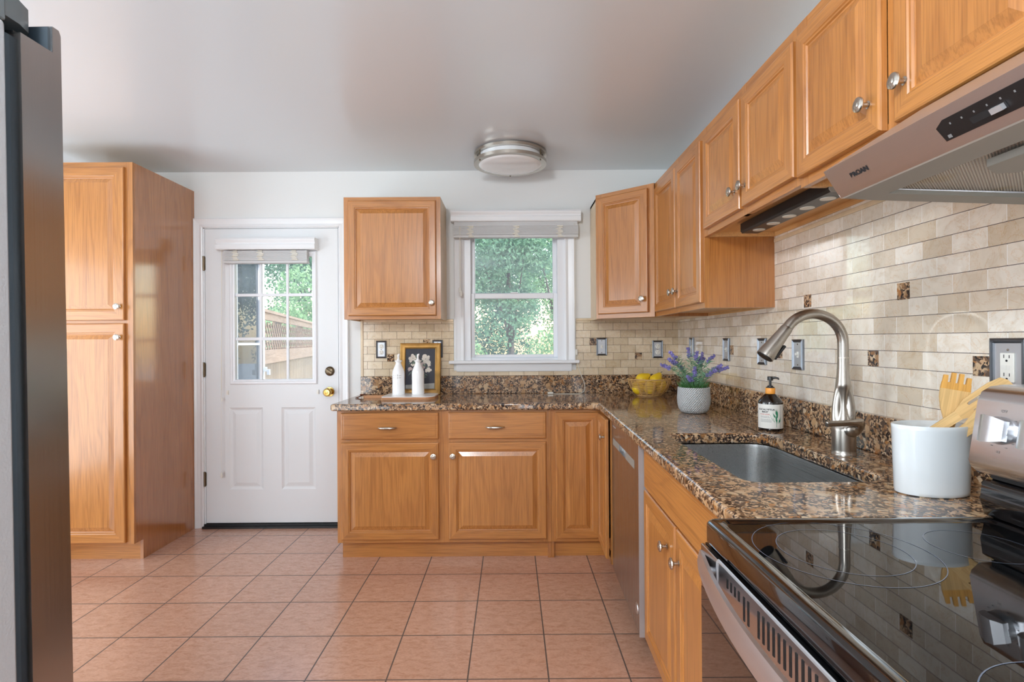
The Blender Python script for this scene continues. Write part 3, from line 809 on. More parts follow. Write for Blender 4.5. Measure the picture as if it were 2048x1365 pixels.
# base cabinets along the window wall
bc = thing('base_cabinet', 'oak base cabinet with two drawers over two doors under the window counter', 'cabinet', (-2.166, 0, 0))
bw, bd = 1.243, .575
mb = MB(); mb.box(0, .018, -bd+.019, 0, .101, .870).box(bw-.018, bw, -bd+.019, 0, 0, .870).box(.018, bw-.018, -bd+.019, -.01, .101, .119, 1).box(.018, bw-.018, -.01, 0, .1, .870, 1).box(.015, .033, -.528, 0, 0, .101)
mb.build('case', [M['wveneer'], M['wpanel']], bc)
f = MB(); face_frame(f, bw, .101, .870, -bd, .019, [(0, .045), (.575, .67), (bw-.045, bw)], [(.045, bw-.045, .101, .14), (.045, bw-.045, .68, .715), (.045, bw-.045, .85, .870)])
f.build('face_frame', WOOD, bc)
MB().box(.018, bw, -.529, -.515, 0, .101).build('toe_kick', [M['wh']], bc)
for (a, b) in ((.027, .593), (.65, 1.216)):
    d = panel_door(b-a, .153, flat=True).build('drawer', [M['wh'], M['wh']], bc, loc=(a, -bd-.0005, .705))
    pull_mb().build('pull', M['knob'], d, loc=((b-a)/2-.012, -.02, .068), smooth=40)
add_door(bc, .027, .122, .566, .563, -bd-.0005, (.538, .486))
add_door(bc, .65, .122, .566, .563, -bd-.0005, (.026, .486))
# corner base cabinet with hinged pair of doors
kb_ = thing('base_cabinet', 'oak corner base cabinet with narrow door folding round to the dishwasher', 'cabinet', (-.922, 0, 0))
mb = MB(); mb.box(0, .018, -.556, 0, 0, .870).box(.018, .9, -.01, 0, .1, .870, 1).box(.018, .3, -.55, -.01, .101, .119, 1)
mb.build('case', [M['wveneer'], M['wpanel']], kb_)
f = MB(); face_frame(f, .3, .101, .870, -.575, .019, [(0, .034), (.288, .306)], [(.034, .288, .101, .128), (.034, .288, .848, .870)])
f.box(.288, .306, -.9, -.575, .848, .870, 1).box(.288, .306, -.9, -.575, .101, .125, 1).box(.288, .306, -.905, -.885, .101, .87, 0)
f.build('face_frame', WOOD, kb_)
MB().box(.018, .36, -.529, -.515, 0, .101).box(.354, .368, -.9, -.529, 0, .101).build('toe_kick', [M['wh']], kb_)
add_door(kb_, .026, .122, .256, .732, -.5755)
d_ = panel_door(.282, .732).build('door', WOOD, kb_, loc=(.2875, -.6, .122), rot=(0, 0, R(-91.5)))
knob_mb().build('knob', M['knob'], d_, loc=(.255, -.0185, .635), smooth=35)

# right-hand run: local x toward the camera, slightly splayed from the wall
KA = -.0265
RB = math.atan2(-1, KA)   # direction of local x in world
def edge_x(y, off): return -.6358+off+.0265*y
def run_thing(name, label, cat, y, off):
    return thing(name, label, cat, (edge_x(y, off), y, 0), RB)
# dishwasher (local origin at its front left corner, front face on y=0, body behind +y)
dw = run_thing('dishwasher', 'stainless steel dishwasher with pocket handle between oak base cabinets', 'dishwasher', -.912, .03)
dww = .672
MB().box(.004, dww-.06, .028, .55, .09, .862).build('body', M['black'], dw)
fp = MB(); hx0, hx1, hz0, hz1 = .225, .385, .738, .772
for a in ((0, hx0, .095, .862), (hx1, dww-.006, .095, .862), (hx0, hx1, .095, hz0), (hx0, hx1, hz1, .862)): fp.box(a[0], a[1], 0, .028, a[2], a[3])
fp.build('front_panel', M['steeld'], dw)
MB().box(hx0, hx1, .02, .028, hz0, hz1).build('pocket_handle', M['silver'], dw)
for a, b in ((.045, hx0-.004), (hx1+.004, .575)): MB().box(a, b, -.0012, 0, hz0, hz1).build('control_strip', M['greypaint'], dw)
MB().box(.04, .12, -.001, 0, .83, .835).build('badge', M['silver'], dw)
MB().box(dww-.006, dww, -.002, .03, .095, .862).build('edge_trim', M['silver'], dw)
MB().box(0, dww, .075, .085, 0, .095).build('toe_kick', M['black'], dw)
MB().lathe([(.0, .002), (.022, .002), (.024, 0)], (.61, 0, .18), 20, axis='-y').build('seal_mark', M['steelh'], dw)
# sink base
sb = run_thing('base_cabinet', 'oak sink base cabinet with false front and two doors beside the range', 'cabinet', -1.60, .05)
sw_ = 1.035
mb = MB().box(0, .018, .019, .56, .101, .86).box(sw_-.018, sw_, .019, .56, 0, .86).box(.018, sw_-.018, .019, .55, .101, .119, 1).box(.018, sw_-.018, .55, .56, .119, .86, 1)
mb.build('case', [M['wveneer'], M['wpanel']], sb)
f = MB(); face_frame(f, sw_, .101, .872, 0, .019, [(0, .06), (.445, .52), (.86, sw_)], [(.06, .86, .101, .15), (.06, .86, .69, .74), (.06, .86, .85, .872)])
f.build('face_frame', WOOD, sb)
panel_door(.80, .148, flat=True).build('drawer', [M['wh'], M['wh']], sb, loc=(.065, -.0005, .71)).name = 'false_drawer'
add_door(sb, .058, .135, .415, .565, -.0005, (.335, .475))
add_door(sb, .492, .135, .37, .565, -.0005, (.034, .475))
MB().box(0, sw_, .06, .074, 0, .101).build('toe_kick', [M['wh']], sb)

# ------------------------------------------------------------------ granite worktop with sink cut-out
ct = thing('countertop', 'L-shaped speckled brown granite countertop with low granite upstand', 'countertop', (-.6, -.6, .872))
OC = Vector((-.6, -.6, .872))
def arc(cx, cy, r, a0, a1, n=6): return [(cx+r*math.cos(R(a0+(a1-a0)*i/n)), cy+r*math.sin(R(a0+(a1-a0)*i/n))) for i in range(n+1)]
ye = -2.645
outer = [(-.001, -.001), (-2.195, -.001), (-2.195, -.60), (-2.182, -.613)]
rI = .03
outer += [(-.652-rI-.001, -.613)]+[(p[0], p[1]) for p in arc(-.652-rI, -.613-rI, rI, 80, 4, 5)]
outer += [(edge_x(ye, 0), ye), (-.001, ye)]
SXa, SXb, SYa, SYb = -.562, -.192, -2.362, -1.668
hole = arc(SXa+.05, SYa+.05, .05, 180, 270)+arc(SXb-.09, SYa+.09, .09, 270, 360)+arc(SXb-.07, SYb-.07, .07, 0, 90)+arc(SXa+.04, SYb-.04, .04, 90, 180)
bm = bmesh.new()
def loop(pts, z):
    vs_ = [bm.verts.new((p[0]-OC.x, p[1]-OC.y, z)) for p in pts]
    return vs_, [bm.edges.new((vs_[i], vs_[(i+1) % len(vs_)])) for i in range(len(vs_))]
topO, eO = loop(outer, .04); topH, eH = loop(hole, .04)
res = bmesh.ops.triangle_fill(bm, edges=eO+eH, use_beauty=True, use_dissolve=False)
tf = [g for g in res['geom'] if isinstance(g, bmesh.types.BMFace)]
ret = bmesh.ops.extrude_face_region(bm, geom=tf)
bmesh.ops.translate(bm, vec=(0, 0, -.04), verts=[g for g in ret['geom'] if isinstance(g, bmesh.types.BMVert)])
bmesh.ops.recalc_face_normals(bm, faces=bm.faces)
me = bpy.data.meshes.new('slab'); bm.to_mesh(me); bm.free(); me.materials.append(M['granite'])
so = bpy.data.objects.new('slab', me); COL.objects.link(so); so.parent = ct
bv = so.modifiers.new('edge', 'BEVEL'); bv.width = .012; bv.segments = 4; bv.limit_method = 'ANGLE'; bv.angle_limit = R(50)
me.polygons.foreach_set('use_smooth', [True]*len(me.polygons)); bv.harden_normals = True
us = MB().box(-2.182-OC.x, 0-OC.x, -.024-OC.y, -.0085-OC.y, .04, .162).box(-.024-OC.x, -.0005-OC.x, ye-OC.y, -.024-OC.y, .04, .158)
us.build('upstand', M['granite'], ct, bevel=.003)
# undermount sink
sk = thing('sink', 'stainless undermount single-bowl sink set in the granite', 'sink', ((SXa+SXb)/2, (SYa+SYb)/2, .66))
ox, oy = (SXa+SXb)/2, (SYa+SYb)/2
def hl(off, z, sc_=1):
    a, b, c, d = SXa-off, SXb+off, SYa-off, SYb+off
    pts = arc(a+.06, c+.06, .06, 180, 270)+arc(b-.1, c+.1, .1, 270, 360)+arc(b-.08, d-.08, .08, 0, 90)+arc(a+.06, d-.06, .06, 90, 180)
    return [((p[0]-ox)*sc_, (p[1]-oy)*sc_, z) for p in pts]
mb = MB(); mb.rings([hl(.02, .211), hl(.004, .211), hl(.003, .2), hl(-.002, .06), hl(-.008, .03), hl(-.03, .006), hl(-.06, .001), hl(-.06, 0, .2)], 0, 0)
mb.build('bowl', M['sink'], sk, smooth=40)
MB().lathe([(.044, .0005), (.044, .004), (.036, .004), (.03, .002), (0, .002)], (0, -.05, 0), 24).build('drain', M['knob'], sk, smooth=40)

# faucet
fa = thing('faucet', 'brushed nickel pull-down kitchen faucet with lever handle behind the sink', 'faucet', (-.124, -2.045, .912))
prof = [(.0345, 0), (.0345, .003), (.033, .005), (.0332, .05), (.033, .09), (.0325, .12), (.0305, .15), (.0265, .178), (.0222, .205), (.0182, .24), (.0162, .272), (.0158, .30)]
pp = []
for i in range(len(prof)-1):
    (r0, h0), (r1, h1) = prof[i], prof[i+1]; n = 5 if h1-h0 > .02 else 1
    for k in range(n): pp.append((r0+(r1-r0)*k/n, h0+(h1-h0)*k/n))
pp.append(prof[-1])
mb = MB().lathe(pp, (0, 0, 0), 48)
nv_ = []
for (x, y, z) in mb.v:      # scooped front
    d = Vector((x, y)); 
    if .085 < z < .21 and d.length > 1e-4:
        c = d.normalized().dot(Vector((-.42, -.907)))
        zz = (z-.085)/.125; wz = math.sin(PI*min(1, max(0, zz)))**.7
        if c > .25: 
            k = min(1, (c-.25)/.5); x, y = x*(1-.62*k*wz), y*(1-.62*k*wz)
    nv_.append((x, y, z))
mb.v = nv_
mb.build('body', M['nickel'], fa, smooth=50)
path = [(0, 0, .295), (0, 0, .33)]
apx = [(1690, 740)]
# arch in the plane y=0, toward -x
Rr = .098
for i in range(0, 17):
    a = R(0+i*9.2); path.append((-Rr+Rr*math.cos(a), -.001*i, .34+Rr*.95*math.sin(a)))
end = Vector(path[-1]); dirv = (Vector(path[-1])-Vector(path[-2])).normalized()
MB().tube(path, .0156, 20).build('spout', M['nickel'], fa, smooth=50)
MB().lathe([(.0162, 0), (.0162, .003)], (0, 0, .296), 30).build('collar', M['knob'], fa, smooth=50)
d2 = Vector((-.62, 0, -.78)).normalized()
hp = [end, end+d2*.006, end+d2*.02, end+d2*.06, end+d2*.10, end+d2*.112]
hd = MB().tube(hp, [.0165, .018, .0185, .022, .0265, .0265], 24)
hdo = hd.build('spray_head', M['nickel'], fa, smooth=50)
MB().tube([end+d2*.1105, end+d2*.114], .0235, 24).build('spray_face', M['black'], hdo, smooth=50)
MB().tube([end+d2*.003, end+d2*.007], .0172, 20).build('joint', M['black'], hdo)
bt = end+d2*.075+Vector((.0205, -.004, -.0165)); MB().obox(bt, d2*.026, (0, .006, 0), Vector((.78, 0, -.62))*.004).build('spray_button', M['black'], hdo, bevel=.002)
lev = MB().tube(smooth_path([(.022, -.016, .066), (.027, -.028, .086), (.021, -.042, .101), (-.005, -.052, .104), (-.045, -.052, .102), (-.078, -.05, .101), (-.084, -.05, .100)], 4), [.014, .0155, .017, .017, .017, .017, .0165, .0155, .0145, .013, .0115, .0105, .0098, .0095, .009, .009, .009, .009, .009, .009, .009, .009, .008, .006, .003], 16, sq=(.8, 1.1))
lev.lathe([(.0, .016), (.014, .014), (.022, .006), (.025, -.008), (.024, -.03)], (.006, -.026, .078), 24, axis='-y')
lev.build('lever_handle', M['nickel'], fa, smooth=50)

# ------------------------------------------------------------------ range
YR0, YR1 = -2.655, -3.417
XF, XB = -.777, -.07
rg = thing('range', 'stainless and black glass-top electric range right of the sink cabinet', 'range', (-.42, -3.036, 0))
def rb(mb, x0, x1, y0, y1, z0, z1, m=0): return mb.box(x0+.42, x1+.42, y0+3.036, y1+3.036, z0, z1, m)
rb(MB(), -.745, XB, YR1+.003, YR0-.003, .0, .872).build('body', M['black'], rg)
# cooktop frame
fo = lambda i, z, r=.02: [(p[0]+.42, p[1]+3.036, z) for p in (arc(XF+i+r, YR1+i+r, r, 180, 270, 4)+arc(-.215-i-r, YR1+i+r, r, 270, 360, 4)+arc(-.215-i-r, YR0-i-r, r, 0, 90, 4)+arc(XF+i+r, YR0-i-r, r, 90, 180, 4))]
mb = MB().rings([fo(.010, .875), fo(0, .880), fo(0, .913), fo(.003, .918), fo(.008, .920), fo(.022, .920), fo(.026, .9165), fo(.03, .9160)], 0, None, True)
mb.build('cooktop_frame', M['blackgloss'], rg, smooth=40)
gt = MB().rings([fo(.028, .911), fo(.028, .9155), fo(.03, .9162)], 0, 0, True).build('glass_top', M['glasstop'], rg)
for (bx, by, rs) in ((-.605, -2.815, (.098, .136)), (-.365, -2.80, (.075,)), (-.60, -3.235, (.075, .11)), (-.355, -3.25, (.09,)), ):
    mb = MB()
    for r_ in rs: mb.rings([[(bx+.42+q*math.cos(2*PI*k/72), by+3.036+q*math.sin(2*PI*k/72), .9166) for k in range(72)] for q in (r_-.0007, r_+.0007)], 0)
    mb.build('burner_ring', M['ring'], rg, recalc=False)
# oven door
od = MB()
rb(od, -.784, -.74, YR1+.006, YR0-.006, .17, .79, 0)
odo = od.build('oven_door', M['ovenglass'], rg)
tp = MB(); tpz0, tpz1 = .79, .872
rb(tp, -.784, -.776, YR1+.004, YR0-.004, tpz0, tpz1)
tpo = tp.build('door_top_trim', M['steel'], odo, bevel=.002)
rb(MB(), -.7755, -.745, YR1+.006, YR0-.006, .792, .8735).build('door_gap', M['blackgloss'], odo)
def slots(y0, n, z0, z1, dy=-.0152):
    for i in range(n): rb(MB(), -.7848, -.7838, y0+dy*i-.005, y0+dy*i, z0, z1).build('vent_slot', M['slot'], odo)
slots(-2.785, 4, .842, .858); slots(-2.85, 2, .820, .858)
slots(-2.90, 11, .820, .860)
slots(-3.10, 11, .820, .860); slots(-3.30, 4, .842, .858)
vp_ = MB(); L = lambda i, x: [(x+.42, p[0]+3.036, p[1]) for p in (arc(YR1+.1+i, .815+i, .012, 180, 270, 3)+arc(YR0-.1-i, .815+i, .012, 270, 360, 3)+arc(YR0-.1-i, .862-i, .012, 0, 90, 3)+arc(YR1+.1+i, .862-i, .012, 90, 180, 3))]
vp_.rings([L(-.003, -.7838), L(-.002, -.7858), L(.002, -.7858), L(.003, -.7838)], 0)
vp_.build('vent_surround', M['silver'], odo, smooth=50)
hd = MB(); hs = []
N = 24
for i in range(N+1):
    s = i/N*2-1; y = -3.036+s*.378
    bow = .043*(1-s*s); xo = -.789-bow; hh = .0195; zc = .8385; th_ = .010
    hs.append([(xo+.42, y+3.036, zc-hh), (xo+.42-.002, y+3.036, zc), (xo+.42+.003, y+3.036, zc+hh), (xo+.42+th_, y+3.036, zc+hh), (xo+.42+th_, y+3.036, zc-hh)])
hd.rings(hs, 0, 0, True)
hd.build('handle', M['steelr'], odo, smooth=35)
for y in (YR0-.055, YR1+.055): MB().tube([(-.783+.42, y+3.036, .84), (-.797+.42, y+3.036, .838)], .007, 12).build('handle_post', M['silver'], odo, smooth=50)
rb(MB(), -.785, -.745, YR1+.006, YR0-.006, .02, .16).build('storage_drawer', M['steel'], rg)
# backguard
bgp = [(-.222, .918), (-.232, .925), (-.240, .955), (-.236, .985), (-.222, .995), (XB, .995), (XB, .918)]
MB().prism(bgp, YR1+.01, YR0-.004, f=lambda u, v, w: (u+.42, w+3.036, v)).build('lower_backguard', M['blackgloss'], rg, smooth=50)
cpz = MB(); cpn = []
pcp = [(-.255, 1.018), (-.259, 1.03), (-.240, 1.145), (-.232, 1.162), (-.215, 1.172), (-.19, 1.175), (-.09, 1.175), (-.08, 1.165), (-.08, 1.0), (-.24, 1.004)]
cpz.prism(pcp, YR1+.006, YR0-.001, f=lambda u, v, w: (u+.42, w+3.036, v))
cp = cpz.build('control_panel', M['steelp'], rg, smooth=40, bevel=.009, bseg=3)
rb(MB(), -.225, -.09, YR1+.02, YR0-.012, .9955, 1.005).build('panel_gap', M['slot'], rg)
# knobs sit on the sloped panel face
fn = Vector((-1, 0, .165)).normalized(); fu = Vector((.165, 0, 1)).normalized(); fy = Vector((0, 1, 0))
def on_panel(y, z, o=0):
    t_ = (z-1.03)/(1.145-1.03); x = -.259+t_*(.019)
    return Vector((x+.42, y+3.036, z))+fn*o
def panel_disc(mb, c, r0, o0, r1, o1, seg=28):
    a = [c+fn*o0+(fu*math.cos(2*PI*k/seg)+fy*math.sin(2*PI*k/seg))*r0 for k in range(seg)]
    b = [c+fn*o1+(fu*math.cos(2*PI*k/seg)+fy*math.sin(2*PI*k/seg))*r1 for k in range(seg)]
    mb.rings([a, b], 0, 0, True)
for i, y in enumerate((-2.715, -2.792, -3.28, -3.357)):
    c = on_panel(y, 1.095); mb = MB()
    panel_disc(mb, c, .026, 0, .025, .012)
    seg = []
    for t_ in range(9):
        a = R(-90+t_*22.5); seg.append((math.cos(a), math.sin(a)))
    # D-shaped grip bar across the knob
    g0 = [c+fn*.012+fy*(.025*math.sin(R(a)))+fu*(.0235 if -90 <= a <= 90 else -.0235)*1 for a in (-90, 90)]
    hw = .0245
    prof_ = [(-.024, .010), (-.024, .020), (-.014, .034), (.0, .037), (.012, .032), (.022, .018), (.024, .010)]
    lo = [[c+fy*u+fn*o+fu*(sgn*math.sqrt(max(.0001, .0255**2-u*u*.55))) for (u, o) in prof_] for sgn in (-1, 1)]
    mb.rings(lo, 0, None); mb.add(lo[0], [tuple(range(len(prof_)))]); mb.add(lo[1], [tuple(range(len(prof_)))])
    mb.build('control_knob', M['steelk'], cp, smooth=35, recalc=True)
    tm = MB()
    for txt, dz in (('OFF', .036), ('HI', -.040)):
        v_, f_ = text_mesh(txt, .007)
        tm.add([c+fn*.0008+fu*dz+fu*p[1]-fy*p[0] for p in v_], f_)
    for k in range(-5, 6):
        if k == 0: continue
        a = R(k*26); p = c+fn*.0008+fu*(math.cos(a)*-.033)+fy*(math.sin(a)*.033)
        tm.obox(p, fu*.0005, fy*.0018, fn*.0002)
    tm.build('knob_marks', M['inkgrey'], cp, recalc=False)
dp = MB(); c = on_panel(-3.036, 1.095); dp.obox(c+fn*.001, fy*.13, fu*.035, fn*.001); dp.build('clock_display', M['glasstop'], cp)

# ------------------------------------------------------------------ hood
HY0, HY1 = -2.632, -3.394
hd_ = thing('range_hood', 'stainless under-cabinet range hood above the range', 'range hood', (-.26, -3.013, 1.55))
def hf(u, v, w): return (u+.26, w+3.013, v-1.55)
sh = MB().prism([(-.524, 1.600), (-.490, 1.547), (-.482, 1.547), (-.511, 1.594), (-.328, 1.706), (-.328, 1.724)], HY1, HY0, f=hf)
sh.build('front_lip', M['steelh'], hd_)
bk = MB().prism([(-.494, 1.552), (-.490, 1.547), (-.01, 1.528), (-.01, 1.7045), (-.328, 1.7045), (-.328, 1.706), (-.508, 1.596)], HY0-.002, HY0-.001, f=hf)
bk.prism([(-.494, 1.552), (-.490, 1.547), (-.01, 1.528), (-.01, 1.7045), (-.328, 1.7045), (-.328, 1.706), (-.508, 1.596)], HY1+.001, HY1+.002, f=hf)
bk.prism([(-.01, 1.528), (-.01, 1.7045), (-.004, 1.7045), (-.004, 1.528)], HY1, HY0, f=hf)
bk.build('end_panels', M['steelh'], hd_)
un_ = MB()
zU = lambda x: 1.545-(x+.486)*(.017/.476)
un_.prism([(-.487, 1.5485), (-.482, 1.5465), (-.43, zU(-.43)), (-.43, zU(-.43)+.008)], HY1+.002, HY0-.002, f=hf)
un_.prism([(-.125, zU(-.125)+.012), (-.125, zU(-.125)), (-.012, zU(-.012)), (-.012, zU(-.012)+.012)], HY1+.002, HY0-.002, f=hf)
for a, b in ((HY0-.05, HY0-.002), (HY1+.002, HY1+.05)):
    un_.prism([(-.43, zU(-.43)), (-.125, zU(-.125)), (-.125, zU(-.125)+.008), (-.43, zU(-.43)+.008)], a, b, f=hf)
un_.build('underside_frame', M['greypaint'], hd_)
fl = MB()
fl.prism([(-.432, zU(-.432)+.010), (-.123, zU(-.123)+.012), (-.123, zU(-.123)+.02), (-.432, zU(-.432)+.02)], HY1+.048, HY0-.048, f=hf)
flo = fl.build('grease_filter', M['mesh'], hd_)
MB().prism([(-.40, -2.86), (-.36, -2.83), (-.33, -2.84), (-.33, -2.92), (-.36, -2.94), (-.40, -2.93)], 1.5, 1.512, f=lambda u, v, w: (u+.26, v+3.013, zU(u)-1.55+w-1.507)).build('filter_latch', M['greypaint'], flo)
for y in (-2.79, -3.24):
    lm = MB(); cxx = -.07
    for (r0, r1, o0, o1) in ((.044, .038, .0, .004), (.038, .034, .004, -.012), (.034, .012, -.012, -.03)):
        seg = 28; a = [(cxx+.26+r0*math.cos(2*PI*k/seg)*.95, y+3.013+r0*math.sin(2*PI*k/seg), zU(cxx)-1.55-o0-.001) for k in range(seg)]; b = [(cxx+.26+r1*math.cos(2*PI*k/seg)*.95, y+3.013+r1*math.sin(2*PI*k/seg), zU(cxx)-1.55-o1*.1-.003) for k in range(seg)]
        lm.rings([a, b], 0, 0 if r1 == .012 else None)
    lm.build('lamp', M['knob'], hd_, smooth=50, recalc=False)
# black control slot on the slanted front face, and the maker's lettering
fA, fB = Vector((-.524+.26, 0, 1.600-1.55)), Vector((-.490+.26, 0, 1.547-1.55)); fd = (fB-fA).normalized(); fnn = Vector((-fd.z*-1, 0, fd.x*-1)); fnn = Vector((fd.z, 0, -fd.x)).normalized()
if fnn.x > 0: fnn = -fnn
def on_face(y, s, o=0): p = fA+fd*s+fnn*o; return Vector((p.x, y+3.013, p.z))
def face_poly(mb, pts, o0, o1, m=0):
    a = [on_face(y, s, o0) for y, s in pts]; b = [on_face(y, s, o1) for y, s in pts]
    mb.rings([a, b], m, m, True)
cs_ = MB(); y0, y1 = -2.905, -3.13
face_poly(cs_, [(y0+.004, .024), (y0-.012, .016), (y1+.012, .016), (y1, .024), (y1, .040), (y1+.012, .048), (y0-.0, .048)], -.002, .0015)
cso = cs_.build('control_strip', M['black'], hd_)
for yy in (-2.955, -3.045):
    face_poly(q := MB(), [(yy, .031), (yy-.055, .031), (yy-.055, .041), (yy, .041)], .0012, .0022); qo = q.build('slide_slot', M['slot'], cso)
    face_poly(q := MB(), [(yy-.035, .032), (yy-.052, .032), (yy-.052, .040), (yy-.035, .040)], .0012, .008); q.build('slider', M['silver'], qo)
mk = MB(); face_poly(mk, [(-2.912, .040), (-2.918, .040), (-2.918, .045), (-2.912, .045)], .0012, .002)
for k in range(6): face_poly(mk, [(-2.925-.02*k, .024), (-2.927-.02*k, .024), (-2.927-.02*k, .027), (-2.925-.02*k, .027)], .0012, .002)
mk.build('control_marks', M['inkgrey'], cso)
v_, f_ = text_mesh('BROAN', .0125, .0006)
tm = MB().add([on_face(-2.716, .031, .0006)+Vector((0, -p[0]*1.15, 0))-fd*p[1] for p in v_], f_)
tm.build('lettering', M['ink'], hd_, recalc=False)

# under-cabinet light bar
ul = thing('under_cabinet_light', 'black five-puck light bar fixed under the short cabinet', 'light', (-.195, -1.86, 1.69))
ub = MB().prism([(-.030, .002), (-.036, .010), (-.036, .040), (.040, .040), (.040, .010), (.034, .002)], -.298, .298, f=lambda u, v, w: (u, w, v))
ub.build('housing', M['black'], ul)
MB().prism([(-.031, .001), (-.037, .009), (-.037, .041), (.041, .041), (.041, .009), (.035, .001)], -.3015, -.2982, f=lambda u, v, w: (u, w, v)).build('end_cap', M['greypaint'], ul)
for k in range(5): MB().lathe([(.0, .0), (.022, .0), (.022, .003)], (.004, -.225+.1125*k, 0), 24).build('lens', M['lens'], ul)
MB().lathe([(.008, 0), (.008, .02)], (.02, -.302, .024), 14, axis='-y').tube(smooth_path([(.02, -.32, .024), (.04, -.38, .006), (.05, -.43, -.012), (.06, -.48, -.006), (.08, -.52, .02)]), .003, 8).build('power_lead', M['black'], ul, smooth=60)

# ------------------------------------------------------------------ refrigerator
fg = thing('refrigerator', 'stainless refrigerator with grey side nearest the camera on the left', 'refrigerator', (-2.37, -3.2, 0))
FX = -1.889
def fbx(mb, x0, x1, y0, y1, z0, z1): return mb.box(x0+2.37, x1+2.37, y0+3.2, y1+3.2, z0, z1)
fbx(MB(), -2.82, FX-.009, -3.6, -2.876, .03, 1.757).build('body', M['fridge_side'], fg, bevel=.006)
fbx(MB(), -2.81, FX-.018, -2.8765, -2.862, .06, 1.745).build('gasket', M['rubber'], fg)
fd_ = MB()
pr_ = [(-2.862, .06), (-2.792, .06), (-2.786, .066), (-2.786, 1.784), (-2.79, 1.792), (-2.803, 1.792), (-2.803, 1.748), (-2.862, 1.748)]
fd_.prism(pr_, -2.815+2.37, FX+2.37, f=lambda u, v, w: (w, u+3.2, v))
fdo = fd_.build('door', M['fridge_steel'], fg)
fbx(MB(), -2.81, FX-.004, -2.8075, -2.8032, 1.7482, 1.789).build('door_cap', M['rubber'], fdo)
fbx(MB(), -2.81, FX-.012, -2.8615, -2.808, 1.7482, 1.752).build('door_top', M['black'], fdo)
hc = MB()
hp = [(-2.895, FX-.09), (-2.895, FX-.012), (-2.85, FX-.012), (-2.825, FX-.020), (-2.812, FX-.036), (-2.808, FX-.055), (-2.812, FX-.09)]
hc.prism(hp, 1.768, 1.806, f=lambda u, v, w: (v+2.37, u+3.2, w))
hc.build('hinge_cover', M['hingegrey'], fg, smooth=60, bevel=.003)
fbx(MB(), -2.81, FX-.010, -3.05, -2.874, 1.7575, 1.83).build('hinge_housing', M['hingegrey'], fg, bevel=.004)
fg.rotation_euler = (0, R(-.83), 0)

# ------------------------------------------------------------------ ceiling light
cl = thing('ceiling_light', 'round flush ceiling light with two brushed nickel bands', 'light', (-1.148, -.345, 2.38))
MB().lathe([(.205, .07), (.205, .06)], (0, 0, 0), 48).lathe([(.206, .062), (.226, .062), (.226, .045), (.206, .045)], (0, 0, 0), 64, cap=False).build('upper_band', M['knob'], cl, smooth=40)
MB().lathe([(.196, .012), (.227, .012), (.227, -.008), (.196, -.010), (.196, .012)], (0, 0, 0), 64, cap=False).build('lower_band', M['knob'], cl, smooth=40)
MB().lathe([(.198, .0605), (.198, -.006), (.195, -.012), (.17, -.018), (.12, -.024), (.06, -.027), (0, -.028)], (0, 0, 0), 64).build('diffuser', M['frost'], cl, smooth=50)
for k in range(3):
    a = R(90+120*k); MB().lathe([(.004, .011), (.004, .047)], (.212*math.cos(a), .212*math.sin(a), 0), 10).lathe([(.0, -.016), (.004, -.013), (.005, -.008)], (.212*math.cos(a), .212*math.sin(a), 0), 10).build('post', M['dark_metal'], cl, smooth=50)

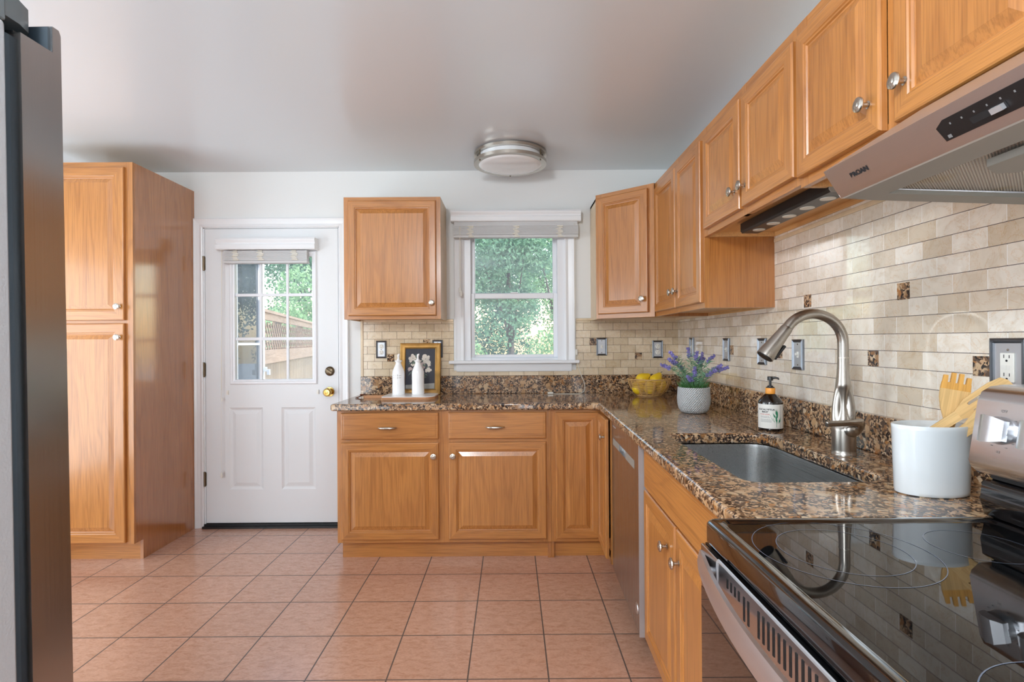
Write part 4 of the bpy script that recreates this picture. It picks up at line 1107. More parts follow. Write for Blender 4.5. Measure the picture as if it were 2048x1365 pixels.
# ------------------------------------------------------------------ outlets and switches
def plate(kind, name, label, loc, rotz, w=.071, h=.121, beads=False, cat='outlet', group=None):
    t = thing(name, label, cat, loc, rotz, group)
    mb = MB()
    R_ = lambda i, y: [(-w/2+i, -y, -h/2+i), (w/2-i, -y, -h/2+i), (w/2-i, -y, h/2-i), (-w/2+i, -y, h/2-i)]
    mb.rings([R_(0, 0), R_(0, .007), R_(.003, .010), R_(.007, .007), R_(.010, .009), R_(.012, .0055), R_(.012, 0)], 0)
    if beads:
        n1, n2 = 34, 54
        for k in range(n1):
            for s_ in (-1, 1): mb.obox((-w/2+.006+(w-.012)*k/(n1-1), -.0095, s_*(h/2-.006)), (.0007, 0, 0), (0, .0015, 0), (0, 0, .0025))
        for k in range(n2):
            for s_ in (-1, 1): mb.obox((s_*(w/2-.006), -.0095, -h/2+.006+(h-.012)*k/(n2-1)), (.0025, 0, 0), (0, .0015, 0), (0, 0, .0007))
    mb.build('frame', M['pewter'], t)
    MB().box(-w/2+.0115, w/2-.0115, -.0055, 0, -h/2+.0115, h/2-.0115).build('face_plate', M['silver'], t)
    scr = MB()
    for z in ((-.041, .041) if kind != 'outlet' else (0,)): scr.lathe([(0, .0068), (.0025, .0066), (.003, .0055)], (0, 0, z), 10, axis='-y')
    scr.build('screw', M['dark_metal'] if kind != 'gfci' else M['knob'], t)
    if kind == 'outlet':
        for z in (-.02, .02):
            o = MB().lathe([(.0165, 0), (.0165, .0075), (.015, .0085), (0, .0085)], (0, 0, z), 24, axis='-y').build('receptacle', M['ivory'], t, smooth=40)
            MB().box(-.0075, -.0055, -.0089, -.008, z, z+.008).box(.0055, .0075, -.0089, -.008, z, z+.007).lathe([(.0022, .0089), (.0022, .008)], (0, 0, z-.007), 10, axis='-y').build('slots', M['slot'], o)
    elif kind == 'switch':
        o = MB().box(-.006, .006, -.0068, 0, -.012, .012).build('toggle_well', M['ivory'], t)
        MB().obox((0, -.010, .003), (.004, 0, 0), (0, .006, .003), (0, -.002, .004)).build('toggle', M['ivory'], t, bevel=.001)
    elif kind == 'gfci':
        o = MB().box(-.0175, .0175, -.009, 0, -.034, .034).build('receptacle', M['ivory'], t, bevel=.0015)
        s_ = MB()
        for z in (-.02, .022): s_.box(-.0075, -.006, -.0096, -.0088, z, z+.008).box(.006, .0075, -.0096, -.0088, z, z+.007).lathe([(.0026, .0096), (.0026, .0088)], (0, 0, z-.006), 12, axis='-y')
        s_.build('slots', M['slot'], o)
        MB().box(-.015, -.001, -.0098, -.0088, -.005, .005).box(.0, .009, -.0098, -.0088, -.005, .005).build('test_buttons', M['label'], o)
    return t
yT = -.0081
plate('outlet', 'wall_outlet', 'pewter-framed double outlet between the entry door and the painting', (-2.042, yT, 1.2195), 0)
plate('switch', 'wall_switch', 'pewter-framed plate half hidden behind the framed painting', (-1.655, yT, 1.222), 0, cat='switch')
plate('switch', 'wall_switch', 'pewter-framed switch just right of the window', (-.527, yT, 1.229), 0, cat='switch')
plate('outlet', 'wall_outlet', 'pewter-framed double outlet above the fruit basket', (-.142, yT, 1.2085), 0)
plate('switch', 'wall_switch', 'pewter-framed switch nearest the corner, behind the lavender flowers', (-.0001, -.30, 1.224), RW, cat='switch')
plate('switch', 'wall_switch', 'pewter-framed switch on the sink wall right beside the lavender', (-.0001, -.847, 1.217), RW, .08, cat='switch')
plate('switch', 'wall_switch', 'pewter-framed switch partly hidden by the faucet spray head', (-.0001, -1.253, 1.214), RW, .08, cat='switch')
plate('switch', 'wall_switch', 'pewter-framed switch inside the faucet arch', (-.0001, -1.56, 1.207), RW, .08, cat='switch')
plate('gfci', 'wall_outlet', 'beaded pewter-framed safety outlet above the range backguard', (-.0001, -2.468, 1.198), RW, .092, .136, True)

# ------------------------------------------------------------------ things on the window counter
CT = .9122
# cutting board with handle
cbd = thing('cutting_board', 'pale-topped wooden paddle board under the white bottles', 'cutting board', (-1.79, -.26, CT))
def rrect(x0, x1, y0, y1, r, n=5):
    return arc(x1-r, y1-r, r, 0, 90, n)+arc(x0+r, y1-r, r, 90, 180, n)+arc(x0+r, y0+r, r, 180, 270, n)+arc(x1-r, y0+r, r, 270, 360, n)
bp = arc(.165-.06, .115-.06, .06, 0, 90, 6)+arc(-.165+.012, .115-.012, .012, 90, 180, 3)+[(-.17, .06), (-.20, .05), (-.285, .048)]+arc(-.285, .02, .028, 100, 260, 6)+[(-.20, -.008), (-.17, -.02)]+arc(-.165+.012, -.135+.012, .012, 180, 270, 3)+arc(.165-.07, -.135+.07, .07, 270, 360, 6)
MB().prism(bp, 0, .015, 0, None).build('board', M['boardw'], cbd, bevel=.002)
def board_top():
    t = NT('pale_marbled_board_top'); n = t.noise(t.coord(), 5, 5, .6, 1.5)
    t.link(t.ramp(n, [(.35, s2l((238, 237, 235))), (.6, s2l((252, 252, 252)))]), t.b.inputs['Base Color']); t.set(Roughness=.15); return t.m
tpl = [(x*.985, y*.985) for x, y in bp if x > -.168]
MB().prism(tpl, .0151, .0200).build('pale_inlay', board_top(), cbd)
co = MB()
co.tube([(-.295, .02, .014), (-.305, .02, .024), (-.32, .012, .02), (-.335, .0, .008), (-.352, -.02, .003)], .003, 8)
co.tube([(-.295, .02, .012), (-.315, .03, .014), (-.335, .02, .01), (-.345, .0, .003), (-.338, -.03, .003)], .003, 8)
co.tube([(-.32, .012, .02), (-.318, .0, .022), (-.326, -.004, .02), (-.33, .006, .022), (-.322, .012, .022)], .0035, 8)
co.build('leather_cord', M['leather'], cbd, smooth=60)
# white ceramic bottles
def bottle(label, loc, print_):
    t = thing('ceramic_bottle', label, 'bottle', loc)
    pr = [(.0385, 0), (.0405, .004), (.0402, .02), (.039, .08), (.0395, .135), (.038, .148), (.033, .162), (.026, .178), (.0205, .19), (.0175, .2), (.0175, .207), (.0235, .2125), (.0245, .2165), (.0225, .219), (.015, .2185)]
    MB().lathe(pr, (0, 0, 0), 40).build('body', M['ceramic'], t, smooth=50)
    sp = MB().lathe([(.012, .2186), (.011, .224), (.006, .228), (.0055, .238)], (0, 0, 0), 16)
    sp.tube([(0, 0, .236), (0, 0, .246), (.003, -.004, .254), (.008, -.008, .258)], [.0055, .0075, .0075, .005], 12)
    sp.build('stopper', M['ceramic'], t, smooth=50)
    if print_:
        tm = MB()
        def wrap(x, z): a = x/.0402-PI/2; return (.0403*math.cos(a), .0403*math.sin(a), z)
        for (x, z, w, h) in ((-.024, .122, .008, .0014), (-.010, .1225, .004, .0014), (.002, .1255, .003, .006), (.014, .122, .010, .0014), (.022, .123, .006, .001),
                             (-.024, .109, .008, .0012), (-.012, .109, .005, .0012), (.001, .1085, .0016, .010), (.012, .109, .010, .0014), (.021, .1092, .006, .0012), (.001, .119, .002, .003)):
            n = 4; lo = [wrap(x-w/2+w*i/n, z-h/2) for i in range(n+1)]; hi = [wrap(x-w/2+w*i/n, z+h/2) for i in range(n+1)]
            tm.add(lo+hi, [(i, i+1, n+2+i, n+1+i) for i in range(n)])
        tm.build('script_marks', M['ink'], t, recalc=False)
    return t
bottle('white ceramic oil bottle with dark script, left one of the pair', (-1.878, -.235, CT+.0202), True)
bottle('plain white ceramic oil bottle in front of the framed painting', (-1.752, -.235, CT+.0202), False)
# framed painting leaning on the upstand
pf = thing('framed_painting', 'gilt-framed dark floral still life leaning on the wall', 'painting', (-1.77, -.068, CT))
pw_, ph_ = .277, .352
frm = MB()
fr_ = lambda i, y: [(-pw_/2+i, -y, i), (pw_/2-i, -y, i), (pw_/2-i, -y, ph_-i), (-pw_/2+i, -y, ph_-i)]
frm.rings([fr_(0, -.012), fr_(0, .004), fr_(.003, .010), (fr_(.009, .012)), fr_(.022, .007), fr_(.028, .006), fr_(.032, .008), fr_(.036, .006), fr_(.040, -.002)], 0)
fmo = frm.build('frame', M['gold'], pf, smooth=20)
cv = MB().box(-pw_/2+.038, pw_/2-.038, -.001, .004, .038, ph_-.038).build('canvas', M['canvas'], pf)
def petals(mb, cx, cz, r, n, m, seed):
    rnd = random.Random(seed)
    for k in range(n):
        a = 2*PI*k/n+rnd.random(); rr_ = r*(.25+.6*rnd.random()); q = r*(.34+.2*rnd.random()); px, pz_ = cx+rr_*math.cos(a), cz+rr_*math.sin(a)
        pts = [(px+q*math.cos(2*PI*j/9)*(.8+.3*rnd.random()), -.0013-.00012*k, pz_+q*math.sin(2*PI*j/9)*(.8+.3*rnd.random())) for j in range(9)]
        mb.add(pts, [tuple(range(9))], m)
fl_ = MB()
for i, (x, z, r, m) in enumerate(((-.055, .245, .026, 0), (-.03, .22, .024, 2), (.04, .235, .032, 0), (.0, .185, .036, 1), (.055, .165, .019, 0), (-.052, .205, .014, 0), (.06, .2, .012, 0), (.028, .2, .012, 2), (-.07, .175, .016, 1))):
    petals(fl_, x, z, r, 8, m, i)
rnd = random.Random(5)
for k in range(16):
    x, z = rnd.uniform(-.07, .075), rnd.uniform(.11, .27); a = rnd.uniform(0, PI); l = rnd.uniform(.012, .024)
    fl_.add([(x-l*math.cos(a), -.0011, z-l*math.sin(a)), (x+.004*math.sin(a), -.0011, z-.004*math.cos(a)), (x+l*math.cos(a), -.0011, z+l*math.sin(a)), (x-.004*math.sin(a), -.0011, z+.004*math.cos(a))], [(0, 1, 2, 3)], 2)
fl_.add([(-.098, -.0011, .04), (.098, -.0011, .04), (.098, -.0011, .078), (-.098, -.0011, .066)], [(0, 1, 2, 3)], 3)
fl_.build('painted_flowers', [M['rose'], M['rosepink'], M['pleaf'], M['ptable']], cv, recalc=False)
pf.rotation_euler = (R(-7.5), 0, R(0))
# white cable from the window to the counter
cbp = [(-.70, -.022, 1.19), (-.699, -.03, 1.15), (-.692, -.032, 1.10), (-.67, -.034, 1.03), (-.652, -.045, .98), (-.655, -.065, .935), (-.69, -.085, CT+.003), (-.76, -.09, CT+.003), (-.87, -.085, CT+.003)]
cab = thing('cable', 'thin cream cable hanging from the window sill down to the counter', 'cable', (-.7, -.05, CT))
def shift(P, o): return [Vector(p)-Vector(o) for p in P]
MB().tube(shift(smooth_path(cbp), (-.7, -.05, CT)), .0021, 8).build('lead', M['cable'], cab, smooth=60)
MB().box(-.205, -.168, -.045, -.025, .0008, .014).build('plug', M['ivory'], cab, bevel=.003)
MB().box(-.009, .004, .012, .036, .262, .30).build('sensor', M['ivory'], cab, bevel=.002)
# fruit basket
bk_ = thing('fruit_basket', 'round open-weave rattan basket holding yellow fruit', 'basket', (-.255, -.215, CT))
def bowl_r(z): return .078+.056*math.sin(min(1, z/.105)*PI/2)
wv = MB()
for i in range(10):
    z = .008+i*.0098; r = bowl_r(z); wv.tube([(r*math.cos(2*PI*k/40), r*math.sin(2*PI*k/40), z+.0008*math.sin(k*3)) for k in range(40)], .0022, 6, closed=True)
wv.build('weave', M['rattan'], bk_, smooth=60)
stk = MB()
for k in range(16):
    for d in (-.03, .03):
        a = 2*PI*k/16+d; stk.tube([((bowl_r(z)+.0015)*math.cos(a), (bowl_r(z)+.0015)*math.sin(a), z) for z in (.003, .02, .04, .06, .08, .105)], .0018, 5)
stk.build('stakes', M['rattan'], bk_, smooth=60)
MB().tube([(.1355*math.cos(2*PI*k/48), .1355*math.sin(2*PI*k/48), .107+.0012*math.sin(k*4)) for k in range(48)], .0045, 8, closed=True).build('rim', M['rattan'], bk_, smooth=60)
MB().lathe([(.08, .0005), (.08, .004), (0, .004)], (0, 0, 0), 30).build('base', M['rattan'], bk_)
MB().tube([(.132, -.03, .10), (.14, -.02, .08), (.141, .0, .07), (.14, .02, .08), (.132, .03, .10)], .003, 8).build('handle', M['rattan'], bk_, smooth=60)
def pear(label, loc, rot, s=1.0):
    t = thing('pear', label, 'fruit', loc, 0, 'yellow pears in the rattan basket'); t.rotation_euler = rot
    pr = [(0, -.032), (.012, -.031), (.024, -.025), (.032, -.012), (.034, .0), (.031, .014), (.024, .028), (.017, .04), (.012, .05), (.006, .055), (0, .0555)]
    MB().lathe([(r*s, h*s) for r, h in pr], (0, 0, 0), 24).build('flesh', M['pear'], t, smooth=60)
    MB().tube([(0, 0, .053*s), (.001, .001, .062*s), (.005, .002, .07*s)], [.0018, .0016, .0024], 8).build('stem', M['stemw'], t, smooth=60)
BX, BY = -.255, -.215
pear('yellow pear on top with its stem pointing right', (BX-.045, BY+.01, CT+.104), (R(10), R(62), R(15)), 1.15)
pear('rounded yellow pear topping the right half of the basket', (BX+.035, BY-.02, CT+.096), (R(-20), R(40), 0), 1.2)
pear('yellow pear low at the front of the basket, stem upward', (BX-.015, BY-.072, CT+.05), (R(12), R(-6), 0), 1.1)
pear('yellow pear low at the left of the basket', (BX-.078, BY-.03, CT+.048), (R(10), R(60), R(120)), 1.15)
pear('yellow pear low at the right of the basket beneath the rim handle', (BX+.078, BY-.01, CT+.05), (R(-20), R(20), 0), 1.1)
pear('yellow pear at the back of the basket, mostly hidden', (BX+.005, BY+.068, CT+.055), (R(0), R(-60), R(60)))

# lavender in white pot
lv = thing('potted_lavender', 'potted purple lavender in a white diamond-textured pot', 'potted plant', (-.254, -1.065, CT))
MB().lathe([(.05, 0), (.06, .003), (.071, .018), (.0775, .045), (.079, .07), (.077, .1), (.0755, .123), (.0745, .126), (.07, .126), (.068, .12), (.066, .1)], (0, 0, 0), 64).build('pot', M['pot'], lv, smooth=50)
MB().lathe([(.067, .108), (.03, .114), (0, .115)], (0, 0, 0), 24, cap=False).build('soil', M['stemw'], lv)
rnd = random.Random(11)
stems = [(-.10, -.02, .245), (-.062, .015, .225), (-.135, -.03, .225), (-.02, .0, .285), (.01, -.01, .27), (.035, .01, .255), (-.005, -.03, .19), (.10, -.01, .215), (.135, .0, .21), (.085, .02, .255), (.06, -.04, .19), (-.03, -.045, .165), (.05, .04, .24), (-.085, .03, .275)]
folg = MB(); stm = MB()
def blade(mb, p, d, l, w, m=0, up=.3):
    d = Vector(d).normalized(); sdir = d.cross(Vector((rnd.uniform(-1, 1), rnd.uniform(-1, 1), rnd.uniform(-1, 1)))).normalized()
    mid = p+d*l*.5+Vector((0, 0, up*l*.15)); tip = p+d*l
    mb.add([p, mid+sdir*w, tip, mid-sdir*w], [(0, 1, 2, 3)], m)
for i, (x, y, h) in enumerate(stems):
    b0 = Vector((x*.22, y*.25, .11)); top = Vector((x, y, h)); mid = b0.lerp(top, .55)+Vector((-x*.1, 0, .012))
    P = smooth_path([b0, mid, top], 6); stm.tube(P, .0011, 5)
    for j, p in enumerate(P[2:-2]):
        for q in range(8):
            a = rnd.uniform(0, 2*PI); blade(folg, p, (math.cos(a), math.sin(a), rnd.uniform(.2, 1.1)), rnd.uniform(.022, .042), .0018)
    ln = rnd.uniform(.044, .062); dr = (top-mid).normalized(); dr = (dr+Vector((x*2.4, 0, -.1))).normalized()
    sp = MB()
    for k in range(84):
        s = rnd.random(); q_ = int(s*7)/7+rnd.uniform(0, .07); p = top+dr*(q_-.25)*ln; a = rnd.uniform(0, 2*PI); rr_ = .0095*(1-.55*s)*rnd.uniform(.3, 1.25)
        u = dr.orthogonal().normalized(); w_ = dr.cross(u); o = (u*math.cos(a)+w_*math.sin(a)); o2 = (o+dr*.7).normalized()
        c = p+o*rr_; e = .0021*rnd.uniform(.7, 1.3)
        sp.obox(c, o2*e*1.9, o2.orthogonal().normalized()*e*.8, o2.cross(o2.orthogonal().normalized())*e*.8)
    sp.build('flower_spike', M['lav'], lv, recalc=False)
stm.build('stems', M['lavleaf'], lv)
fo_ = folg.build('foliage', M['lavleaf'], lv, recalc=False); fo_['kind'] = 'stuff'
gs = MB()
for k in range(320):
    a = rnd.uniform(0, 2*PI); r = .06*math.sqrt(rnd.random()); p = Vector((r*math.cos(a), r*math.sin(a), .112)); blade(gs, p, (math.cos(a)*r*9, math.sin(a)*r*9, 1), rnd.uniform(.025, .055), .0014)
g_ = gs.build('undergrowth', M['lavgrass'], lv, recalc=False); g_['kind'] = 'stuff'

# soap bottle
sp_ = thing('soap_bottle', 'dark amber pump soap bottle with white botanical label', 'soap bottle', (-.128, -1.585, CT))
SR = .0455
MB().lathe([(.040, 0), (.0445, .003), (SR, .008), (SR, .108), (.0445, .113), (.036, .124), (.0225, .139), (.0165, .143)], (0, 0, 0), 48).build('bottle', M['amber'], sp_, smooth=40)
aC = math.atan2(-2.11, -1.02)            # toward the camera
lm = MB(); rl = SR+.0006
def lab(u, z, o=0): a = aC+u/rl; return ((rl+o)*math.cos(a), (rl+o)*math.sin(a), z)
n = 30; w0, w1 = -.060, .070
lm.rings([[lab(w0+(w1-w0)*i/n, .010) for i in range(n+1)], [lab(w0+(w1-w0)*i/n, .1035) for i in range(n+1)]], 0); lm.f.pop(); lm.m.pop()
lbo = lm.build('label', M['label'], sp_, smooth=60, recalc=False)
pm = MB(); 
for (txt, z, sz, u, mi, bd_) in (('EUCALYPTUS', .083, .0088, -.016, 0, .0003), ('MINT', .0735, .0088, -.020, 0, .0003), ('HAND SOAP', .0645, .0058, -.022, 1, .0001)):
    v_, f_ = text_mesh(txt, sz, bd_); pm.add([lab(u+p[0]*1.18, z+p[1], .0003) for p in v_], f_, mi)
for (z, wd) in ((.056, .03), (.0515, .034), (.044, .036), (.0395, .04), (.035, .038)):
    x = -.038
    while x < -.038+wd:
        l = random.uniform(.002, .005); a = [lab(x, z, .0003), lab(x+l, z, .0003), lab(x+l, z+.0016, .0003), lab(x, z+.0016, .0003)]; pm.add(a, [(0, 1, 2, 3)], 2); x += l+.0012
pm.add([lab(.0372, .012, .0003), lab(.0385, .012, .0003), lab(.0385, .1, .0003), lab(.0372, .1, .0003)], [(0, 1, 2, 3)], 0)
pm.build('lettering', [M['ink'], M['inkred'], M['inkgrey']], lbo, recalc=False)
lfm = MB()
for (u, z, l, a, w) in ((.024, .03, .032, 100, .005), (.022, .046, .03, 80, .005), (.022, .06, .026, 97, .0045), (.016, .034, .036, 122, .0045), (.030, .03, .026, 68, .005), (.026, .052, .034, 95, .0045), (.018, .05, .024, 115, .004)):
    w *= .68; du, dz = math.cos(R(a)), math.sin(R(a)); pu, pz2 = -dz, du
    lfm.add([lab(u, z, .0004), lab(u+du*l*.4+pu*w, z+dz*l*.4+pz2*w, .0004), lab(u+du*l, z+dz*l, .0004), lab(u+du*l*.4-pu*w, z+dz*l*.4-pz2*w, .0004)], [(0, 1, 2, 3)])
lfm.add([lab(.021, .016, .0004), lab(.0225, .016, .0004), lab(.0235, .07, .0004), lab(.0225, .07, .0004)], [(0, 1, 2, 3)])
lfm.build('leaf_print', M['leafink'], lbo, recalc=False)
MB().lathe([(.0175, .1425), (.018, .144), (.018, .163), (.0165, .165)], (0, 0, 0), 32).build('collar', M['orange'], sp_, smooth=40)
pu_ = MB().lathe([(.0155, .165), (.0155, .168), (.0105, .170), (.010, .174), (.0048, .175), (.0045, .193), (.0105, .194), (.0105, .208), (.009, .210)], (0, 0, 0), 24)
dN = Vector((math.cos(aC+R(80)), math.sin(aC+R(80)), 0))
pu_.tube([dN*.004+Vector((0, 0, .204)), dN*.018+Vector((0, 0, .2055)), dN*.028+Vector((0, 0, .203)), dN*.031+Vector((0, 0, .198))], [.0055, .0045, .0036, .003], 12)
pu_.build('pump', M['black'], sp_, smooth=40)

# crock and bamboo utensils
ck = thing('utensil_crock', 'oval glossy white crock beside the range holding bamboo utensils', 'crock', (-.185, -2.468, CT))
MB().lathe([(.070, 0), (.0735, .002), (.0745, .01), (.0765, .08), (.0785, .148), (.079, .156), (.0772, .158), (.0752, .156), (.0732, .1), (.070, .012), (0, .01)], (0, 0, 0), 64, sx=1.06, sy=.72).build('wall', M['crock'], ck, smooth=50)
def utensil(label, base, top, head, rotv, dark=True):
    """flat bamboo utensil: outline head in (u,v), v from the start of the handle"""
    t = thing('bamboo_utensil', label, 'utensil', base, 0, 'bamboo utensils in the white crock')
    b, e = Vector(base), Vector(top); ax = (e-b).normalized(); L_ = (e-b).length
    nrm = Vector(rotv); nrm = (nrm-ax*nrm.dot(ax)).normalized(); sd = ax.cross(nrm)
    mat = Matrix((sd, nrm, ax)).transposed().to_4x4(); t.matrix_world = Matrix.Translation(b) @ mat
    return t, L_
def flat(t, name, polys, th, mat, bend=0, L_=1):
    mb = MB()
    for poly in polys: mb.prism(poly, -th/2, th/2, f=lambda u, v, w: (u, w+bend*max(0, v-.6*L_)**2*20, v))
    return mb.build(name, mat, t, bevel=.0015)
t, L_ = utensil('bamboo spatula with four square tines, first in the crock', (-.165, -2.462, CT+.012), (-.116, -2.462, 1.185), None, (-.35, -1, 0))
h0 = L_-.105
hw = .029
flat(t, 'handle', [[(-.008, 0), (.008, 0), (.0085, h0-.03), (.012, h0-.005), (-.012, h0-.005), (-.0085, h0-.03)]], .007, M['bamboo'])
flat(t, 'blade', [[(-.012, h0-.005), (.012, h0-.005), (.022, h0+.02), (.028, h0+.045), (hw, h0+.066), (-hw, h0+.066), (-.028, h0+.045), (-.022, h0+.02)]], .006, M['bamboo'])
tn = [[(-hw, h0+.066), (hw, h0+.066), (hw-.001, h0+.082), (-hw+.001, h0+.082)]]
for c in (-.0225, -.0075, .0075, .0225):
    e_ = .105 if abs(c) < .01 else .098
    tn.append([(c-.0048, h0+.082), (c+.0048, h0+.082), (c+.0042, h0+e_), (c-.0042, h0+e_)])
flat(t, 'tines', tn, .006, M['bamboo_dark'])
t, L_ = utensil('bamboo slotted turner leaning farthest right over the backguard', (-.243, -2.445, 1.0), (-.046, -2.515, 1.166), None, (-.3, -1, .3))
h0 = L_-.12
flat(t, 'handle', [[(-.009, 0), (.009, 0), (.011, h0), (-.011, h0)]], .008, M['bamboo'])
sl = [[(-.011, h0), (.011, h0), (.022, h0+.03), (-.022, h0+.03)], [(-.022, h0+.03), (-.012, h0+.03), (-.013, h0+.09), (-.024, h0+.09)], [(-.006, h0+.03), (.006, h0+.03), (.006, h0+.09), (-.006, h0+.09)], [(.012, h0+.03), (.022, h0+.03), (.024, h0+.09), (.013, h0+.09)], [(-.024, h0+.09), (.024, h0+.09), (.02, h0+.115), (.008, h0+.122), (-.008, h0+.122), (-.02, h0+.115)]]
flat(t, 'blade', sl, .006, M['bamboo'])
t, L_ = utensil('bamboo fork with split head leaning low against the control panel', (-.236, -2.478, .972), (-.072, -2.535, 1.128), None, (-.3, -1, .3))
h0 = L_-.09
flat(t, 'handle', [[(-.009, 0), (.009, 0), (.012, h0), (-.012, h0)]], .008, M['bamboo'])
flat(t, 'blade', [[(-.012, h0), (.012, h0), (.022, h0+.04), (-.022, h0+.04)], [(-.022, h0+.04), (-.003, h0+.04), (-.006, h0+.085), (-.02, h0+.09)], [(.003, h0+.04), (.022, h0+.04), (.02, h0+.09), (.006, h0+.085)]], .006, M['bamboo'])

# ------------------------------------------------------------------ outside
struct(MB().box(-30, 30, .16, 60, -.95, -.9).build('ground', M['grass']))
struct(MB().box(-6.5, .6, .16, 3.6, -.30, -.16).build('deck', M['deckw']))
# storm door standing open
sd = thing('storm_door', 'white storm door standing open outside the entry door', 'storm door', (-3.215, .2, 0), R(97.5))
f = MB(); sw2, sh2 = .86, 2.03
f.box(0, .07, 0, .045, .03, sh2).box(sw2-.12, sw2, 0, .045, .03, sh2).box(.07, sw2-.12, 0, .045, sh2-.08, sh2).box(.07, sw2-.12, 0, .045, .03, .14).box(.07, sw2-.12, .0, .045, 1.252, 1.272)
f.build('frame', M['vinyl'], sd, bevel=.004)
MB().box(.065, sw2-.115, .018, .023, .13, sh2-.075).build('glass_pane', M['glass_storm'], sd)
MB().box(sw2-.055, sw2-.035, -.03, .075, 1.02, 1.06).box(sw2-.06, sw2-.03, -.055, -.03, .99, 1.04).build('handle', M['vinyl'], sd, bevel=.004)
# lattice fence along the deck
fc = thing('deck_fence', 'weathered privacy fence with lattice top along the deck', 'fence', (-2.5, 3.4, -.16))
P0, P1 = Vector((-3.56, 1.2)), Vector((-4.71, 6.2)); dv = (P1-P0); Lf = dv.length; du = dv/Lf; an = math.atan2(dv.y, dv.x)
fc.location = (P0.x, P0.y, -.16); fc.rotation_euler = (0, 0, an)
fzt = 1.78
mb = MB().box(0, Lf, -.04, .06, fzt-.03, fzt).box(0, Lf, -.02, .02, fzt-.105, fzt-.03); mb.build('cap_rail', M['fencer'], fc)
MB().box(0, Lf, -.03, .03, 1.215, 1.36).build('mid_rail', M['fencer'], fc)
lt = MB(); zA, zB = 1.36, fzt-.13
n = int(Lf/.125)
for k in range(-4, n+4):
    x = k*.125
    for s_ in (1, -1):
        a, b = (x, zA), (x+s_*(zB-zA), zB)
        if min(a[0], b[0]) < 0 or max(a[0], b[0]) > Lf: continue
        c = Vector(((a[0]+b[0])/2, s_*.006, (a[1]+b[1])/2)); d = Vector((b[0]-a[0], 0, b[1]-a[1]))/2
        lt.obox(c, d, (0, .004, 0), Vector((-d.z, 0, d.x)).normalized()*.013)
lt.build('lattice', M['fencer'], fc)
bd_ = MB()
k = 0
while k*.145 < Lf: bd_.box(k*.145, k*.145+.138, 0, .02, 0, 1.22); k += 1
bd_.build('boards', M['fencew'], fc)
for x in (.0, Lf*.33, Lf*.66, Lf-.09): MB().box(x, x+.09, .021, .11, -.8, fzt-.05).build('post', M['fencew'], fc)
rl_ = thing('deck_railing', 'cedar deck railing low beyond the open storm door', 'railing', (-5.08, 1.55, -.16))
MB().box(0, 1.35, -.06, .08, 1.10, 1.14).build('top_rail', M['cedar'], rl_)
for k in range(9): MB().box(.03+k*.15, .07+k*.15, -.01, .03, 0, 1.10).build('baluster', M['cedar'], rl_)
for x in (0, 1.26): MB().box(x, x+.09, -.03, .06, -.8, 1.10).build('post', M['cedar'], rl_)

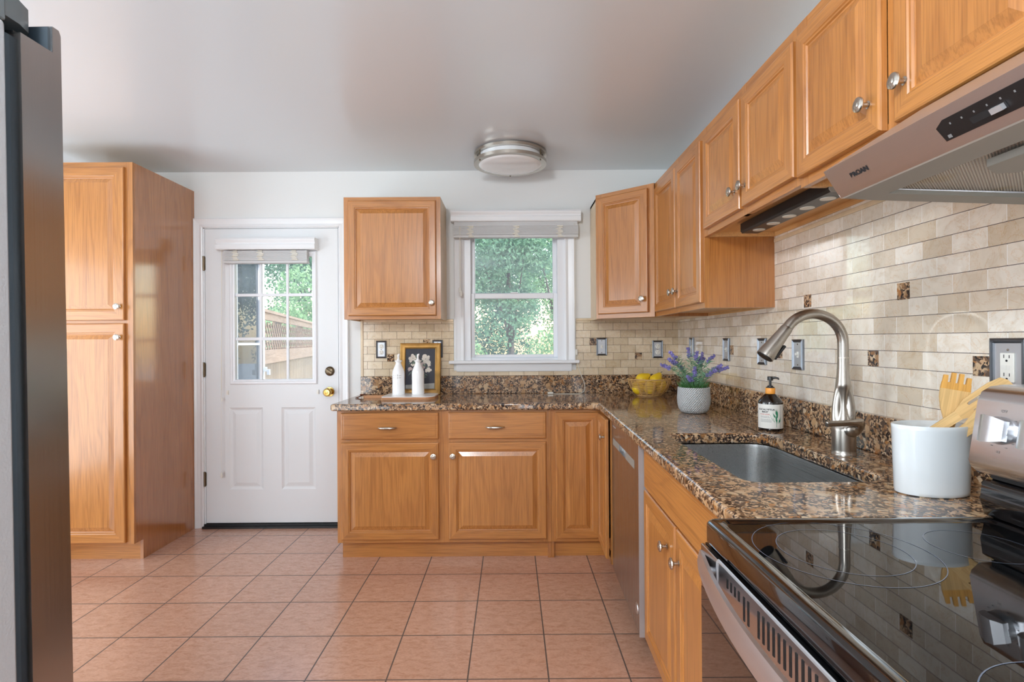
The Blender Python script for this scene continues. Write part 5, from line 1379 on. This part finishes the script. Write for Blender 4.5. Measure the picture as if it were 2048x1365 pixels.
def tree(name, label, cat, loc, h, rad, n, mat, trunk=True, seed=1, leaf=.13, blobs=9, low=.25, tr=.1):
    rnd = random.Random(seed)
    t = thing(name, label, cat, loc, 0, None)
    B = []
    for k in range(blobs):
        a = rnd.uniform(0, 2*PI); r = rad*math.sqrt(rnd.random())*.75; z = h*(low+(.92-low)*rnd.random())
        B.append((Vector((r*math.cos(a), r*math.sin(a), z)), rad*rnd.uniform(.35, .6)))
    mb = MB()
    for i in range(n):
        c, q = B[rnd.randrange(blobs)]
        d = Vector((rnd.gauss(0, 1), rnd.gauss(0, 1), rnd.gauss(0, 1))).normalized(); p = c+d*q*rnd.uniform(.55, 1.0)
        if p.z < .05: p.z = .05
        u = Vector((rnd.gauss(0, 1), rnd.gauss(0, 1), rnd.gauss(0, 1))).normalized(); v = u.orthogonal().normalized(); l = leaf*rnd.uniform(.6, 1.2)
        mb.add([p-u*l*.5, p+v*l*.28, p+u*l*.5, p-v*l*.28], [(0, 1, 2, 3)])
    mb.build('foliage', mat, t, recalc=False)['kind'] = 'stuff'
    if trunk:
        tb_ = MB().tube([(0, 0, 0), (.05, 0, h*.3), (-.04, .05, h*.6), (.0, 0, h*.85)], [tr*1.2, tr, tr*.7, tr*.3], 10)
        for k in range(5):
            c, q = B[k]; s = Vector((0, 0, h*rnd.uniform(.3, .55))); tb_.tube([s, s.lerp(c, .5)+Vector((0, 0, .1)), c], [tr*.45, tr*.3, tr*.12], 6)
        tb_.build('trunk', M['bark'], t, smooth=60)
    return t
tree('tree', 'leafy tree with dark trunk centred in the window', 'tree', (-1.17, 8.0, -.9), 5.3, 1.2, 11000, M['leafB'], seed=3, leaf=.10, low=.50, blobs=13, tr=.065)
tree('tree', 'bright green tree filling the right half of the window', 'tree', (.25, 12.2, -.9), 6.6, 1.5, 10000, M['leafA'], seed=5, leaf=.12, low=.28, blobs=15)
tree('tree', 'dark-leaved tree behind the left edge of the window', 'tree', (-3.2, 12.2, -.9), 6.2, 1.4, 9000, M['leafC'], seed=14, leaf=.12, low=.25, blobs=14)
tree('tree', 'tall tree filling the gap furthest behind the window', 'tree', (-1.2, 17.5, -.9), 8.0, 2.3, 12000, M['leafC'], seed=9, leaf=.15, low=.14, blobs=18, tr=.13)
tree('shrub', 'low pale shrub at the foot of the window view', 'shrub', (-1.85, 5.2, -.9), 2.1, .55, 3000, M['leafA'], False, seed=21, leaf=.08, low=.2)
tree('shrub', 'loose shrub at the right foot of the window view', 'shrub', (-.35, 5.6, -.9), 2.0, .55, 2200, M['leafB'], False, seed=23, leaf=.09, low=.25)
tree('shrub', 'round bright shrub rising behind the lattice fence', 'shrub', (-6.4, 9.4, -.9), 4.0, 1.35, 9000, M['leafA'], False, seed=31, leaf=.10, low=.2, blobs=12)
tree('tree', 'tall mid-green tree behind the bright shrub seen through the door', 'tree', (-8.9, 16.5, -.9), 8.0, 2.3, 10000, M['leafB'], seed=37, leaf=.15, low=.15, blobs=16)
tree('tree', 'dark leafy tree seen through the storm door glass', 'tree', (-9.6, 11.4, -.9), 7.0, 1.7, 8000, M['leafC'], seed=41, leaf=.13, low=.12, blobs=14)
